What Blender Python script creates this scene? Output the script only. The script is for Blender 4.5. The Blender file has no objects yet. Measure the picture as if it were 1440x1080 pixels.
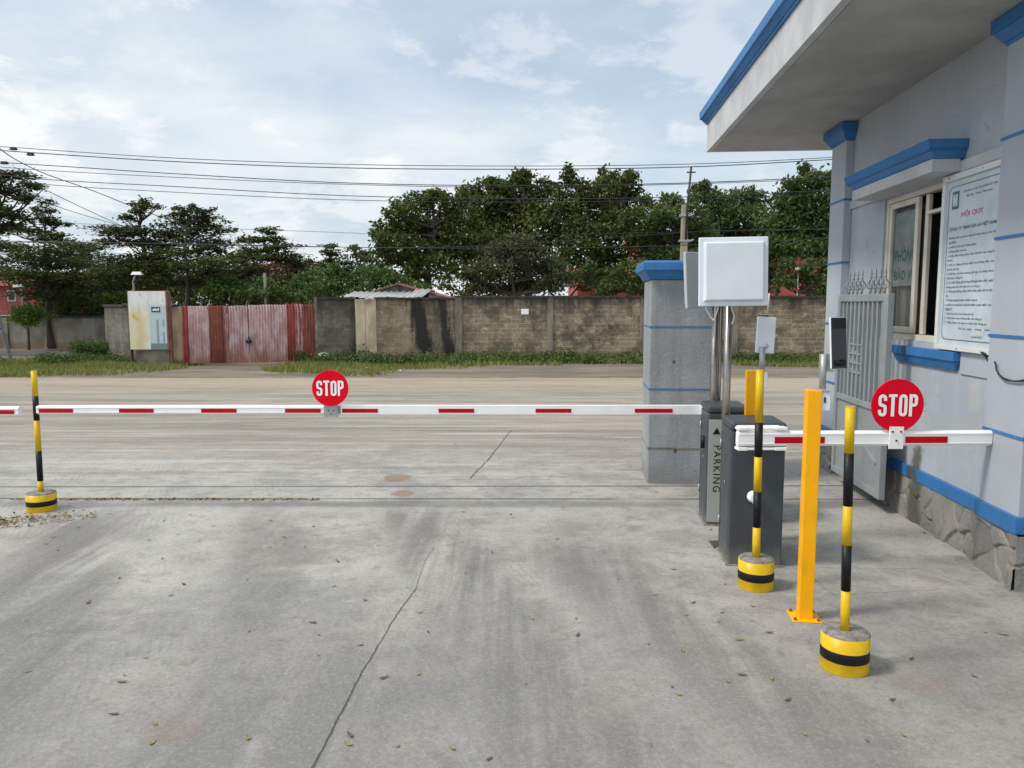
import bpy, math, random
import numpy as np
from math import radians as R, sin, cos, pi
random.seed(7)
rng = np.random.default_rng(11)
S = bpy.context.scene
col = S.collection

# ------------------------------------------------------------------ camera and measuring
F, H = 1081.0, 1.65
TH = math.atan(112 / 1081.0)
def ray(px, py):
    a = (px - 720) / F; b = -(py - 540) / F
    return a, cos(TH) + b * sin(TH), -sin(TH) + b * cos(TH)
def G(px, py, z=0.0):          # point seen at a photo position, at height z
    r = ray(px, py); t = (z - H) / r[2]
    return (r[0] * t, r[1] * t, z)
def P(px, py, Y):              # point seen at a photo position, at distance Y
    r = ray(px, py); t = Y / r[1]
    return (r[0] * t, Y, H + r[2] * t)
cd = bpy.data.cameras.new('camera'); cam = bpy.data.objects.new('camera', cd); col.objects.link(cam)
cam.location = (0, 0, H); cam.rotation_euler = (R(90) - TH, 0, 0)
cd.lens = F / 1440 * 36; cd.sensor_width = 36; cd.clip_end = 3000; cd.clip_start = 0.05
S.camera = cam

# ------------------------------------------------------------------ node expressions
class E:
    def __init__(s, nt, sock): s.nt, s.s = nt, sock
    def _m(s, op, *o, clamp=False):
        n = s.nt.nodes.new('ShaderNodeMath'); n.operation = op; n.use_clamp = clamp
        for i, v in enumerate((s,) + o):
            if isinstance(v, E): s.nt.links.new(v.s, n.inputs[i])
            else: n.inputs[i].default_value = v
        return E(s.nt, n.outputs[0])
    def __add__(s, o): return s._m('ADD', o)
    __radd__ = __add__
    def __sub__(s, o): return s._m('SUBTRACT', o)
    def __rsub__(s, o): return (s * -1) + o
    def __mul__(s, o): return s._m('MULTIPLY', o)
    __rmul__ = __mul__
    def __truediv__(s, o): return s._m('DIVIDE', o)
    def abs(s): return s._m('ABSOLUTE')
    def max(s, o): return s._m('MAXIMUM', o)
    def min(s, o): return s._m('MINIMUM', o)
    def pow(s, o): return s._m('POWER', o)
    def sin(s): return s._m('SINE')
    def gt(s, o): return s._m('GREATER_THAN', o)
    def clamp(s): return s._m('ADD', 0.0, clamp=True)
    def smooth(s, a, b):       # 0 at a .. 1 at b
        n = s.nt.nodes.new('ShaderNodeMapRange'); n.interpolation_type = 'SMOOTHSTEP'
        s.nt.links.new(s.s, n.inputs[0])
        if a <= b:
            n.inputs[1].default_value = a; n.inputs[2].default_value = b
        else:
            n.inputs[1].default_value = b; n.inputs[2].default_value = a; n.inputs[3].default_value = 1; n.inputs[4].default_value = 0
        return E(s.nt, n.outputs[0])
class M:
    """a procedural material under construction"""
    def __init__(s, name, rough=.6, metal=0., spec=.5):
        s.m = bpy.data.materials.new(name); s.m.use_nodes = True; s.nt = s.m.node_tree
        s.b = s.nt.nodes['Principled BSDF']; s.b.inputs['Roughness'].default_value = rough
        s.b.inputs['Metallic'].default_value = metal; s.b.inputs['Specular IOR Level'].default_value = spec
        tc = s.nt.nodes.new('ShaderNodeTexCoord'); s.obj = tc.outputs['Object']
        g = s.nt.nodes.new('ShaderNodeNewGeometry'); s.pos = g.outputs['Position']; s.isl = E(s.nt, g.outputs['Random Per Island'])
        s.vec = s.obj
        s.use(s.obj)
    def use(s, vec):
        s.vec = vec
        x = s.nt.nodes.new('ShaderNodeSeparateXYZ'); s.nt.links.new(vec, x.inputs[0])
        s.x, s.y, s.z = (E(s.nt, x.outputs[i]) for i in range(3))
    def comb(s, x, y, z):
        n = s.nt.nodes.new('ShaderNodeCombineXYZ')
        for i, v in enumerate((x, y, z)):
            if isinstance(v, E): s.nt.links.new(v.s, n.inputs[i])
            else: n.inputs[i].default_value = v
        return n.outputs[0]
    def noise(s, scale, detail=4, rough=.55, sx=1, sy=1, sz=1, off=0, dist=0):
        mp = s.nt.nodes.new('ShaderNodeMapping'); s.nt.links.new(s.vec, mp.inputs[0])
        mp.inputs['Scale'].default_value = (sx, sy, sz); mp.inputs['Location'].default_value = (off, off * .7, off * 1.3)
        n = s.nt.nodes.new('ShaderNodeTexNoise'); s.nt.links.new(mp.outputs[0], n.inputs['Vector'])
        n.inputs['Scale'].default_value = scale; n.inputs['Detail'].default_value = detail
        n.inputs['Roughness'].default_value = rough; n.inputs['Distortion'].default_value = dist
        return E(s.nt, n.outputs[0])
    def mix(s, f, a, b, mode='MIX'):
        n = s.nt.nodes.new('ShaderNodeMix'); n.data_type = 'RGBA'; n.blend_type = mode
        for i, v in ((0, f), (6, a), (7, b)):
            if isinstance(v, E): s.nt.links.new(v.s, n.inputs[i])
            elif isinstance(v, bpy.types.NodeSocket): s.nt.links.new(v, n.inputs[i])
            elif i == 0: n.inputs[0].default_value = v
            else: n.inputs[i].default_value = (*v, 1)
        return n.outputs[2]
    def color(s, c):
        if isinstance(c, (tuple, list)): s.b.inputs['Base Color'].default_value = (*c, 1)
        else: s.nt.links.new(c, s.b.inputs['Base Color'])
        return s
    def rough(s, e): s.nt.links.new(e.s, s.b.inputs['Roughness']); return s
    def bump(s, e, strength=.3, dist=.01):
        n = s.nt.nodes.new('ShaderNodeBump'); n.inputs['Strength'].default_value = strength; n.inputs['Distance'].default_value = dist
        s.nt.links.new(e.s, n.inputs['Height']); s.nt.links.new(n.outputs[0], s.b.inputs['Normal']); return s
def weathered(name, c, dirt, rough=.75, amt=.5, sx=3.):
    m = M(name, rough); n1 = m.noise(2.2, 6, .62); n2 = m.noise(5.5, 7, .7, sx=sx, sy=sx, sz=.16, off=4); n3 = m.noise(60, 4, .7, off=8)
    k = m.mix(n1.smooth(.32, .68), tuple(v * .86 for v in c), tuple(min(1, v * 1.1) for v in c))
    k = m.mix(n2.smooth(.50, .70) * amt, k, dirt); k = m.mix(n3.smooth(.60, .72) * .3, k, tuple(v * .6 for v in c))
    m.color(k).rough(n1 * .25 + (rough - .12)); m.bump(n3 * .6 + n2 * .5, .35, .006); return m.m
def paint(name, c, rough=.5, metal=0., var=.12, grime=None, gs=3., spec=.5, bump=.05, fine=40):
    m = M(name, rough, metal, spec)
    n1 = m.noise(gs, 5, .6); n2 = m.noise(fine, 3, .6, off=5)
    dark = tuple(v * (1 - var) for v in c); lite = tuple(min(1, v * (1 + var)) for v in c)
    k = m.mix(n1.smooth(.3, .7), dark, lite)
    if grime:
        g = (m.noise(gs * 2.3, 6, .65, off=3, sz=.5)).smooth(.56, .74)
        k = m.mix(g * .5, k, grime)
    m.color(k)
    m.rough((n2 * .15 + n1 * .15) + (rough - .15))
    if bump: m.bump(n2, bump, .004)
    return m.m

# ------------------------------------------------------------------ mesh builder
class MB:
    def __init__(s): s.v, s.f, s.mi, s.sm = [], [], [], []
    def add(s, vs, fs, mi=0, smooth=False):
        o = len(s.v); s.v += [tuple(v) for v in vs]
        for f in fs: s.f.append([i + o for i in f]); s.mi.append(mi); s.sm.append(smooth)
        return s
    def box(s, x0, x1, y0, y1, z0, z1, mi=0):
        vs = [(x, y, z) for z in (z0, z1) for (x, y) in ((x0, y0), (x1, y0), (x1, y1), (x0, y1))]
        return s.add(vs, [(3, 2, 1, 0), (4, 5, 6, 7), (0, 1, 5, 4), (1, 2, 6, 5), (2, 3, 7, 6), (3, 0, 4, 7)], mi)
    def frustum(s, r0, r1, z0, z1, mi=0):   # r = (x0,x1,y0,y1)
        vs = [(x, y, z) for r, z in ((r0, z0), (r1, z1)) for (x, y) in ((r[0], r[2]), (r[1], r[2]), (r[1], r[3]), (r[0], r[3]))]
        return s.add(vs, [(3, 2, 1, 0), (4, 5, 6, 7), (0, 1, 5, 4), (1, 2, 6, 5), (2, 3, 7, 6), (3, 0, 4, 7)], mi)
    def prism(s, poly, axis, a, b, mi=0):    # poly in the two other axes
        def p3(p, t):
            if axis == 0: return (t, p[0], p[1])
            if axis == 1: return (p[0], t, p[1])
            return (p[0], p[1], t)
        n = len(poly); vs = [p3(p, a) for p in poly] + [p3(p, b) for p in poly]
        fs = [tuple(range(n))[::-1], tuple(range(n, 2 * n))] + [(i, (i + 1) % n, (i + 1) % n + n, i + n) for i in range(n)]
        return s.add(vs, fs, mi)
    def tube(s, pts, rad, n=8, mi=0, cap=True, smooth=True):
        pts = [np.array(p, float) for p in pts]
        if not hasattr(rad, '__len__'): rad = [rad] * len(pts)
        vs = []; ref = np.array((0.03, .05, 1.)) if abs((pts[-1] - pts[0])[2]) < .7 * np.linalg.norm(pts[-1] - pts[0]) else np.array((1., .03, .05))
        for i, p in enumerate(pts):
            d = pts[min(i + 1, len(pts) - 1)] - pts[max(i - 1, 0)]; d /= (np.linalg.norm(d) + 1e-9)
            u = np.cross(d, ref); u /= (np.linalg.norm(u) + 1e-9); w = np.cross(d, u)
            for k in range(n):
                a = 2 * pi * k / n; vs.append(p + rad[i] * (cos(a) * u + sin(a) * w))
        fs = []
        for i in range(len(pts) - 1):
            for k in range(n):
                a, b = i * n + k, i * n + (k + 1) % n
                fs.append((a, a + n, b + n, b))
        s.add(vs, fs, mi, smooth)
        if cap:
            o = len(s.v) - len(vs)
            s.f += [[o + k for k in range(n)], [o + (len(pts) - 1) * n + k for k in range(n)][::-1]]; s.mi += [mi, mi]; s.sm += [False, False]
        return s
    def lathe(s, prof, cx=0, cy=0, n=32, mi=0, smooth=True, mis=None):  # prof: (r,z) bottom to top
        vs = [(cx + r * cos(2 * pi * k / n), cy + r * sin(2 * pi * k / n), z) for r, z in prof for k in range(n)]
        o = len(s.v); s.v += vs
        for i in range(len(prof) - 1):
            for k in range(n):
                a, b = i * n + k, i * n + (k + 1) % n
                s.f.append([o + a, o + b, o + b + n, o + a + n]); s.mi.append(mis[i] if mis else mi); s.sm.append(smooth)
        s.f += [[o + k for k in range(n)][::-1], [o + (len(prof) - 1) * n + k for k in range(n)]]
        s.mi += [mis[0] if mis else mi, mis[-1] if mis else mi]; s.sm += [False, False]
        return s
    def build(s, name, mats, parent=None, loc=None, rz=0, bevel=0, seg=2):
        me = bpy.data.meshes.new(name); me.from_pydata([tuple(map(float, v)) for v in s.v], [], s.f)
        if not isinstance(mats, (list, tuple)): mats = [mats]
        for m in mats: me.materials.append(m)
        me.polygons.foreach_set('material_index', s.mi); me.polygons.foreach_set('use_smooth', s.sm); me.update()
        o = bpy.data.objects.new(name, me); col.objects.link(o)
        if parent: o.parent = parent
        if loc: o.location = loc
        if rz: o.rotation_euler.z = rz
        if bevel:
            b = o.modifiers.new('bevel', 'BEVEL'); b.width = bevel; b.segments = seg; b.limit_method = 'ANGLE'; b.angle_limit = R(40)
        return o
def tag(o, label=None, cat=None, group=None, kind=None):
    if label: o['label'] = label
    if cat: o['category'] = cat
    if group: o['group'] = group
    if kind: o['kind'] = kind
    return o
def thing(name, label, cat, loc=(0, 0, 0), rz=0, group=None):
    o = bpy.data.objects.new(name, None); col.objects.link(o); o.location = loc; o.rotation_euler.z = rz
    o.empty_display_size = .1
    return tag(o, label, cat, group)
def copy_tree(o, parent=None):
    c = o.copy(); col.objects.link(c); c.parent = parent
    for ch in [x for x in bpy.data.objects if x.parent == o]: copy_tree(ch, c)
    return c
def text_mesh(txt, w=None, h=None, bold=0., align='CENTER', spacing=1., line=1.):
    """outlined lettering fitted to w x h, in the xy plane, centred at 0"""
    cu = bpy.data.curves.new('lettering', 'FONT'); cu.body = txt; cu.align_x = align; cu.offset = bold
    cu.space_character = spacing; cu.space_line = line; cu.resolution_u = 3
    o = bpy.data.objects.new('lettering', cu); col.objects.link(o)
    bpy.context.view_layer.update()
    me = bpy.data.meshes.new_from_object(o.evaluated_get(bpy.context.evaluated_depsgraph_get()))
    bpy.data.objects.remove(o); bpy.data.curves.remove(cu)
    n = len(me.vertices); a = np.empty(n * 3); me.vertices.foreach_get('co', a); a = a.reshape(-1, 3)
    mn, mx = a.min(0), a.max(0); c = (mn + mx) / 2; a -= c
    sx = w / (mx[0] - mn[0]) if w else None; sy = h / (mx[1] - mn[1]) if h else None
    sx = sx or sy; sy = sy or sx
    a[:, 0] *= sx; a[:, 1] *= sy; a[:, 2] = 0
    me.vertices.foreach_set('co', a.ravel()); me.update()
    return me
def text(name, me, mat, parent, loc, rot):
    me.materials.clear(); me.materials.append(mat)
    o = bpy.data.objects.new(name, me); col.objects.link(o); o.parent = parent; o.location = loc; o.rotation_euler = rot
    return o

# ------------------------------------------------------------------ sky and sun
SUN_EL, SUN_AZ = R(50), R(-104)      # azimuth from +Y towards +X: light from the left
w = bpy.data.worlds.new('World'); S.world = w; w.use_nodes = True
nt = w.node_tree; bg = nt.nodes['Background']
sky = nt.nodes.new('ShaderNodeTexSky'); sky.sky_type = 'NISHITA'; sky.sun_disc = False
sky.sun_elevation = SUN_EL; sky.sun_rotation = SUN_AZ; sky.air_density = 1.0; sky.dust_density = 1.5
class W_(M):
    def __init__(s): s.nt = nt
wm = W_(); tc = nt.nodes.new('ShaderNodeTexCoord'); wm.use(tc.outputs['Generated'])
zz = wm.z.max(0.0)
dv = zz + .30
wm.vec = wm.comb(wm.x / dv, wm.y / dv, zz * 1.2)
n1 = wm.noise(1.5, 8, .6, off=5.3, dist=.15, sy=1.2); n2 = wm.noise(3.4, 8, .62, off=2.4, dist=.15); n3 = wm.noise(.8, 3, .5, off=1.0)
c = wm.mix(n1.smooth(.38, .64), (7.1, 8.1, 9.3), (9.2, 10.0, 10.4))
c = wm.mix(n2.smooth(.49, .60) * .85, c, (11.0, 11.3, 11.4))
low = zz.smooth(.26, .02)
c = wm.mix(low * n3.smooth(.42, .62) * .7, c, (10.9, 11.0, 11.0))
nish = wm.mix(1.0, sky.outputs[0], (1.6, 1.6, 1.6), 'MULTIPLY')
thin = n3.smooth(.58, .40) * .40 * zz.smooth(.02, .14)
c = wm.mix(thin, c, nish)
up = zz.smooth(.35, 1.0)
c2 = wm.mix(up, (1, 1, 1), (1.45, 1.38, 1.3))
c = wm.mix(1.0, c, c2, 'MULTIPLY')
back = wm.y.smooth(.25, -.6)
c = wm.mix(1.0, c, wm.mix(back, (1, 1, 1), (1.3, 1.28, 1.25)), 'MULTIPLY')
nt.links.new(c, bg.inputs[0]); bg.inputs[1].default_value = 0.088
sl = bpy.data.lights.new('sun', 'SUN'); sl.energy = 2.5; sl.angle = R(10); sl.color = (1, .94, .84)
so = bpy.data.objects.new('sun', sl); col.objects.link(so)
so.rotation_euler = (R(90) - SUN_EL, 0, -SUN_AZ + pi)  # lamp looks down along -z
# direction the light comes from: azimuth SUN_AZ measured from +Y to +X
from mathutils import Vector
dirv = Vector((sin(SUN_AZ) * cos(SUN_EL), cos(SUN_AZ) * cos(SUN_EL), sin(SUN_EL)))
so.rotation_euler = dirv.to_track_quat('Z', 'Y').to_euler()
S.view_settings.view_transform = 'Standard'; S.view_settings.look = 'None'; S.view_settings.gamma = 1
S.view_settings.exposure = 0.06

# ------------------------------------------------------------------ shared materials
YEL = paint('yellow_tape', (.64, .41, .006), .38, var=.10, grime=(.40, .26, .03), gs=9, bump=.35, fine=25, spec=.3)
BLK = paint('black_tape', (.008, .008, .010), .45, var=.2, gs=9, spec=.25)
AMB = paint('amber_enamel', (.90, .42, .002), .38, var=.06, gs=5, spec=.3, grime=(.62, .30, .02))
m = M('anthracite_steel', .4); n1 = m.noise(3, 5, .6); n2 = m.noise(14, 6, .7, off=3, sz=.4)
k = m.mix(n1.smooth(.3, .7), (.036, .046, .054), (.052, .062, .070)); k = m.mix((m.z + (n2 - .5) * .25).smooth(.16, .0) * .6, k, (.17, .165, .15)); k = m.mix(n2.smooth(.62, .72) * .25, k, (.12, .12, .115))
m.color(k).rough(n2 * .3 + .3); ANT = m.m
PANEL = paint('silver_panel', (.34, .36, .35), .45, var=.08)
WHT = paint('white_boom', (.89, .89, .89), .35, var=.03, gs=6)
RED = paint('red_reflector', (.47, .002, .010), .55, var=.10, gs=20, spec=.15)
SRED = paint('sign_red', (.74, .001, .018), .6, var=.05, gs=10, spec=.12)
SWHT = paint('sign_white', (.93, .93, .93), .45, var=.02)
STEEL = paint('stainless', (.30, .27, .235), .30, metal=1., var=.15, gs=8)
GALV = paint('galvanised', (.36, .38, .39), .45, metal=.4, var=.12, gs=12)
PLAST = paint('white_plastic', (.68, .74, .80), .38, var=.04, gs=4)
PLAST2 = paint('aged_plastic', (.42, .47, .48), .4, var=.06, gs=4)
CABLE_W = paint('white_cable', (.6, .6, .58), .5)
CABLE_B = paint('black_cable', (.02, .02, .022), .5)
SCREEN = paint('dark_screen', (.022, .026, .032), .25, var=.2, spec=.35)
BLUE = weathered('blue_trim', (.028, .165, .41), (.045, .10, .20), .5, .5)
WALLP = paint('lilac_grey_render', (.39, .425, .475), .8, var=.06, grime=(.33, .35, .38), gs=1.6, bump=.3, fine=90)
FASC = weathered('white_grey_fascia', (.47, .485, .50), (.33, .335, .34), .8, .3)
GATEP = paint('grey_gate_paint', (.265, .29, .305), .45, var=.08, grime=(.22, .22, .21), gs=5)
FRAME = paint('aluminium_frame', (.62, .59, .51), .42, var=.07, grime=(.36, .29, .2), gs=6)
CREAM = paint('cream_paint', (.62, .58, .47), .55, var=.06, grime=(.4, .3, .16), gs=5)
RUBBLE = paint('rough_concrete', (.20, .19, .175), .95, var=.4, gs=30, bump=.8, fine=60)

# ------------------------------------------------------------------ ground, yard, road
m = M('soil', .95); m.use(m.pos)
a = m.noise(.9, 7, .65, sx=.4, sy=1.8); b = m.noise(9, 5, .7, off=4); gn = m.noise(.35, 5, .6, off=8)
k = m.mix(a.smooth(.35, .65), (.105, .085, .065), (.20, .165, .13))
k = m.mix(b.smooth(.5, .75) * .5, k, (.27, .23, .18))
m.color(k).bump(b, .6, .03); SOIL = m.m
mb = MB(); mb.add([(-700, -60, -.012), (700, -60, -.012), (700, 1500, -.012), (-700, 1500, -.012)], [(0, 1, 2, 3)])
tag(mb.build('ground', SOIL), kind='structure')

def seg_dist(m, x, y, ax, ay, bx, by):
    """distance to a segment, as nodes"""
    dx, dy = bx - ax, by - ay; L2 = dx * dx + dy * dy
    t = (((x - ax) * dx + (y - ay) * dy) / L2).clamp()
    ex = x - ax - t * dx; ey = y - ay - t * dy
    return (ex * ex + ey * ey).pow(.5)
m = M('yard_concrete', .85, spec=.2); m.use(m.pos)
X, Y = m.x, m.y
big = m.noise(.42, 6, .62); mid = m.noise(2.2, 7, .66, off=2); fine = m.noise(38, 5, .7, off=5)
stx = m.noise(.9, 6, .6, sx=.22, sy=2.4, off=6); sty = m.noise(1.2, 6, .65, sx=4.2, sy=.28, off=7)
grit = m.noise(160, 2, .6, off=1)
k = m.mix(big.smooth(.36, .64), (.262, .258, .247), (.355, .35, .336))
k = m.mix(mid.smooth(.42, .66) * .8, k, (.42, .41, .38))
m2 = m.noise(7.5, 8, .74, off=33)
k = m.mix(m2.smooth(.50, .66) * .40, k, (.47, .46, .43)); k = m.mix(m2.smooth(.49, .34) * .6, k, (.17, .163, .15))
k = m.mix(mid.smooth(.46, .30) * .65, k, (.225, .225, .222))
# dusty road beyond the gate line
dist = (Y + (big - .5) * 3).smooth(7.2, 10.0)
dust = m.mix(stx.smooth(.36, .66), (.185, .165, .14), (.33, .29, .24))
dust = m.mix((mid.smooth(.5, .75)) * .4, dust, (.39, .35, .29))
k = m.mix(dist * .85, k, dust)
far = (Y + (stx - .5) * 2.5).smooth(13.2, 16.6)
k = m.mix(far * .6, k, (.38, .30, .22))
st3 = m.noise(2.6, 7, .68, sx=.16, sy=3.4, off=51); st4 = m.noise(1.7, 6, .6, sx=.2, sy=3.0, off=77)
k = m.mix(dist * st3.smooth(.50, .64) * .55, k, (.43, .385, .32)); k = m.mix(dist * st3.smooth(.48, .36) * .55, k, (.15, .135, .115))
mb_ = Y.smooth(6.9, 7.4) * Y.smooth(11.5, 9.5)
k = m.mix(mb_ * st4.smooth(.56, .64) * .6, k, (.46, .45, .42)); k = m.mix(mb_ * st4.smooth(.46, .36) * .5, k, (.17, .16, .145))
pt_n = big.smooth(.44, .58) * Y.smooth(6.5, 5.9) * Y.smooth(3.6, 4.6)
k = m.mix(pt_n * .35, k, (.42, .412, .385))
# darker tyre-worn lanes through the barrier
near = Y.smooth(6.6, 5.6)
wob = (big - .5) * .5
def lane(cx, sl, wd, y0, y1):
    d = (X - cx - (Y - 4.5) * sl + wob + (mid - .5) * .5).abs()
    return d.smooth(wd, wd * .25) * Y.smooth(y1, y1 - 1.0) * Y.smooth(y0 - .2, y0 + .5)
ln = lane(-2.75, -.33, .62, -2, 6.5).max(lane(-.28, -.30, .5, -2, 6.6)).max(lane(-1.55, -.25, .34, -2, 6.6) * .6).max(lane(.55, -.40, .5, -2, 5.8) * .8).max(lane(-.5, .25, .9, -3, 4.2) * .75)
k = m.mix(ln * (sty.smooth(.28, .6)) * .88, k, (.135, .134, .130))
allnear = Y.smooth(5.2, 2.8)
k = m.mix(allnear * .45, k, (.185, .182, .176))
k = m.mix((sty.smooth(.56, .72)) * near * .12, k, (.44, .435, .42))
# fine tread streaks
tread = ((X * 1.0 + Y * .38 + wob * .3) * 120).sin().smooth(.2, .9) * m.noise(1.6, 3, .5, off=12).smooth(.52, .66)
k = m.mix(tread * .20 * X.smooth(1.0, .4) * Y.smooth(12, 8), k, (.13, .13, .13))
g2 = m.noise(85, 4, .75, off=61)
k = m.mix(g2.smooth(.50, .64) * .35, k, (.15, .146, .136)); k = m.mix(g2.smooth(.47, .36) * .25, k, (.46, .45, .42))
# dark damp line beside the joint
j1 = (Y - 6.88 - X * .006).abs(); j2 = (Y - 6.42 + X * .004).abs()
damp = (Y - 6.27 + (mid - .5) * .25).abs().smooth(.17, .03) * m.noise(.7, 3, .5, off=20).smooth(.38, .55)
k = m.mix(damp * .6, k, (.15, .15, .148))
# rust-red patches
def blot(px, py, rx, ry):
    g = G(px, py); d = (((X - g[0]) / rx).pow(2.0) + ((Y - g[1]) / ry).pow(2.0)).pow(.5) + (mid - .5) * 1.6
    return d.smooth(1.05, .6)
bl = blot(559, 671, .15, .17).max(blot(564, 694, .11, .12)).max(blot(556, 728, .10, .16) * .35).max(blot(240, 1025, .12, .1) * .3).max(blot(1290, 960, .14, .1) * .25).max(blot(870, 640, .9, .3) * .22).max(blot(430, 640, .6, .3) * .2)
k = m.mix(bl * .75, k, (.24, .15, .105))
m_rd = m.noise(.5, 5, .6, off=31).smooth(.55, .7)
k = m.mix(m_rd * .08, k, (.30, .22, .17))
# light chalky marks
k = m.mix(m.noise(5, 6, .7, off=17, sx=.6).smooth(.60, .76) * .30, k, (.46, .455, .435))
k = m.mix(fine.smooth(.50, .72) * .5, k, (.17, .165, .155)); k = m.mix(fine.smooth(.48, .34) * .16, k, (.42, .41, .39))
k = m.mix(grit.smooth(.58, .70) * .4, k, (.11, .108, .10))
# joints and cracks
cr = m.noise(7, 6, .7, off=9)
lines = None
def addl(e):
    global lines
    lines = e if lines is None else lines.max(e)
addl(j1.smooth(.026, .010)); addl(j2.smooth(.024, .010) * m.noise(.8, 3, .5, off=40).smooth(.30, .5))
def crack(pts, wd=.010, amp=.06, fade=1.):
    for (a_, b_) in zip(pts[:-1], pts[1:]):
        p, q = G(*a_), G(*b_)
        d = seg_dist(m, X + (cr - .5) * amp, Y + (mid - .5) * amp, p[0], p[1], q[0], q[1])
        addl(d.smooth(wd, wd * .35) * fade)
crack([(425, 1110), (505, 955), (548, 880), (585, 828)], .0065, .035)
crack([(585, 828), (598, 790), (612, 768)], .006, .03, .4)
crack([(660, 674), (688, 645), (718, 606)], .011)
crack([(400, 676), (600, 676), (660, 674), (900, 674)], .012, .12, .45)
crack([(300, 612), (600, 611)], .02, .2, .4)
crack([(1128, 800), (1175, 838), (1320, 828)], .012, .08, .25)
crack([(1110, 797), (1300, 800), (1360, 822)], .012, .08, .25)
lm = lines * cr.smooth(.22, .45)
k = m.mix(lm * .74, k, (.045, .043, .04))
k = m.mix((j2.smooth(.05, .01) * X.smooth(-1.2, -2.2) * mid.smooth(.45, .6)) * .7, k, (.13, .11, .045))
edge = (Y + (mid - .5) * .9).smooth(17.15, 17.45)
k = m.mix(edge, k, (.13, .105, .08))
m.color(k)
m.rough(mid * .25 + .66)
hgt = fine * .4 + grit * .25 + mid * .4 + m2 * .5 + lm * -1.5
m.bump(hgt, .5, .012); YARD = m.m
mb = MB()
xs = np.linspace(-60, 60, 121)
top = [(x, 17.42 + .12 * sin(x * .7) + random.uniform(-.09, .09), 0) for x in xs]
vs = [(x, -14, 0) for x in xs] + top; n = len(xs)
mb.add(vs, [(i, i + 1, i + 1 + n, i + n) for i in range(n - 1)])
tag(mb.build('yard', YARD), kind='structure')

# ------------------------------------------------------------------ leaf and grass clouds
def leaf_mesh(name, C, size, mat, flat=.3, n4=True, aspect=.45):
    """C: (n,3) leaf centres, one small rhombic leaf each"""
    n = len(C); d = rng.normal(size=(n, 3)); d[:, 2] *= (1 - flat); d /= np.linalg.norm(d, axis=1)[:, None]
    nn = rng.normal(size=(n, 3)); nn[:, 2] += 2.2 * flat; w_ = np.cross(d, nn); w_ /= (np.linalg.norm(w_, axis=1)[:, None] + 1e-9)
    sz = (size * rng.uniform(.6, 1.35, n))[:, None]
    V = np.empty((n, 4, 3)); V[:, 0] = C - d * sz * .5; V[:, 2] = C + d * sz * .5
    V[:, 1] = C + w_ * sz * aspect * .5 + d * sz * .05; V[:, 3] = C - w_ * sz * aspect * .5 + d * sz * .05
    me = bpy.data.meshes.new(name); me.vertices.add(4 * n); me.vertices.foreach_set('co', V.reshape(-1).astype(np.float32))
    me.loops.add(4 * n); me.loops.foreach_set('vertex_index', np.arange(4 * n, dtype=np.int32))
    me.polygons.add(n); me.polygons.foreach_set('loop_start', np.arange(0, 4 * n, 4, dtype=np.int32))
    me.update(calc_edges=True); me.validate(); me.materials.append(mat)
    o = bpy.data.objects.new(name, me); col.objects.link(o); return o
def clump_points(c, r, n, sub=None, shell=.55):
    """leaf centres in an ellipsoid, gathered round twig ends"""
    r = np.array(r); sub = sub or max(8, int(n / 45))
    u = rng.normal(size=(sub, 3)); u /= np.linalg.norm(u, axis=1)[:, None]
    rad = rng.uniform(shell, 1.0, sub) ** (1 / 1.5)
    T = np.array(c) + u * rad[:, None] * r
    idx = rng.integers(0, sub, n)
    sp = np.maximum(.10, r * .20); sp[2] = max(.045, min(sp[2], r[2] * .28))
    return T[idx] + rng.normal(size=(n, 3)) * sp
def leafmat(name, dark, lite, tip, sc=1.1, trans=.25):
    m = M(name, .62, spec=.3); m.use(m.pos)
    a = m.noise(sc, 4, .6); b = m.noise(sc * 7, 3, .6, off=3)
    k = m.mix(a.smooth(.34, .66), dark, lite); k = m.mix(b.smooth(.55, .72) * .7, k, tip)
    k = m.mix((m.isl * .5), k, dark)
    m.color(k)
    tr = m.nt.nodes.new('ShaderNodeBsdfTranslucent'); m.nt.links.new(k, tr.inputs[0])
    mx = m.nt.nodes.new('ShaderNodeMixShader'); mx.inputs[0].default_value = trans
    out = [n_ for n_ in m.nt.nodes if n_.type == 'OUTPUT_MATERIAL'][0]
    m.nt.links.new(m.b.outputs[0], mx.inputs[1]); m.nt.links.new(tr.outputs[0], mx.inputs[2]); m.nt.links.new(mx.outputs[0], out.inputs[0])
    return m.m
L_TIER = leafmat('tier_leaves', (.036, .054, .013), (.090, .112, .026), (.17, .18, .045), .8)
L_BROAD = leafmat('broad_leaves', (.042, .062, .014), (.110, .138, .028), (.23, .24, .05), .7)
L_BROAD2 = leafmat('green_leaves', (.042, .070, .019), (.105, .150, .040), (.19, .23, .065), .7)
L_OLIVE = leafmat('olive_leaves', (.052, .062, .026), (.095, .108, .044), (.16, .17, .075), 1.2)
L_SHRUB = leafmat('shrub_leaves', (.055, .10, .026), (.11, .18, .045), (.21, .27, .075), 1.3)
L_BRIGHT = leafmat('bright_leaves', (.09, .16, .02), (.15, .24, .03), (.24, .33, .06), 2)
L_RED = leafmat('reddish_leaves', (.05, .05, .02), (.10, .08, .03), (.20, .10, .05), 1.)
m = M('bark', .9); n_ = m.noise(9, 6, .7, sz=.25); m.color(m.mix(n_.smooth(.3, .7), (.035, .029, .023), (.09, .078, .065))).bump(n_, .7, .03); BARK = m.m
m = M('pale_bark', .9); n_ = m.noise(9, 6, .7, sz=.3); m.color(m.mix(n_.smooth(.3, .7), (.12, .105, .085), (.25, .23, .19))).bump(n_, .7, .03); PBARK = m.m

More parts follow.
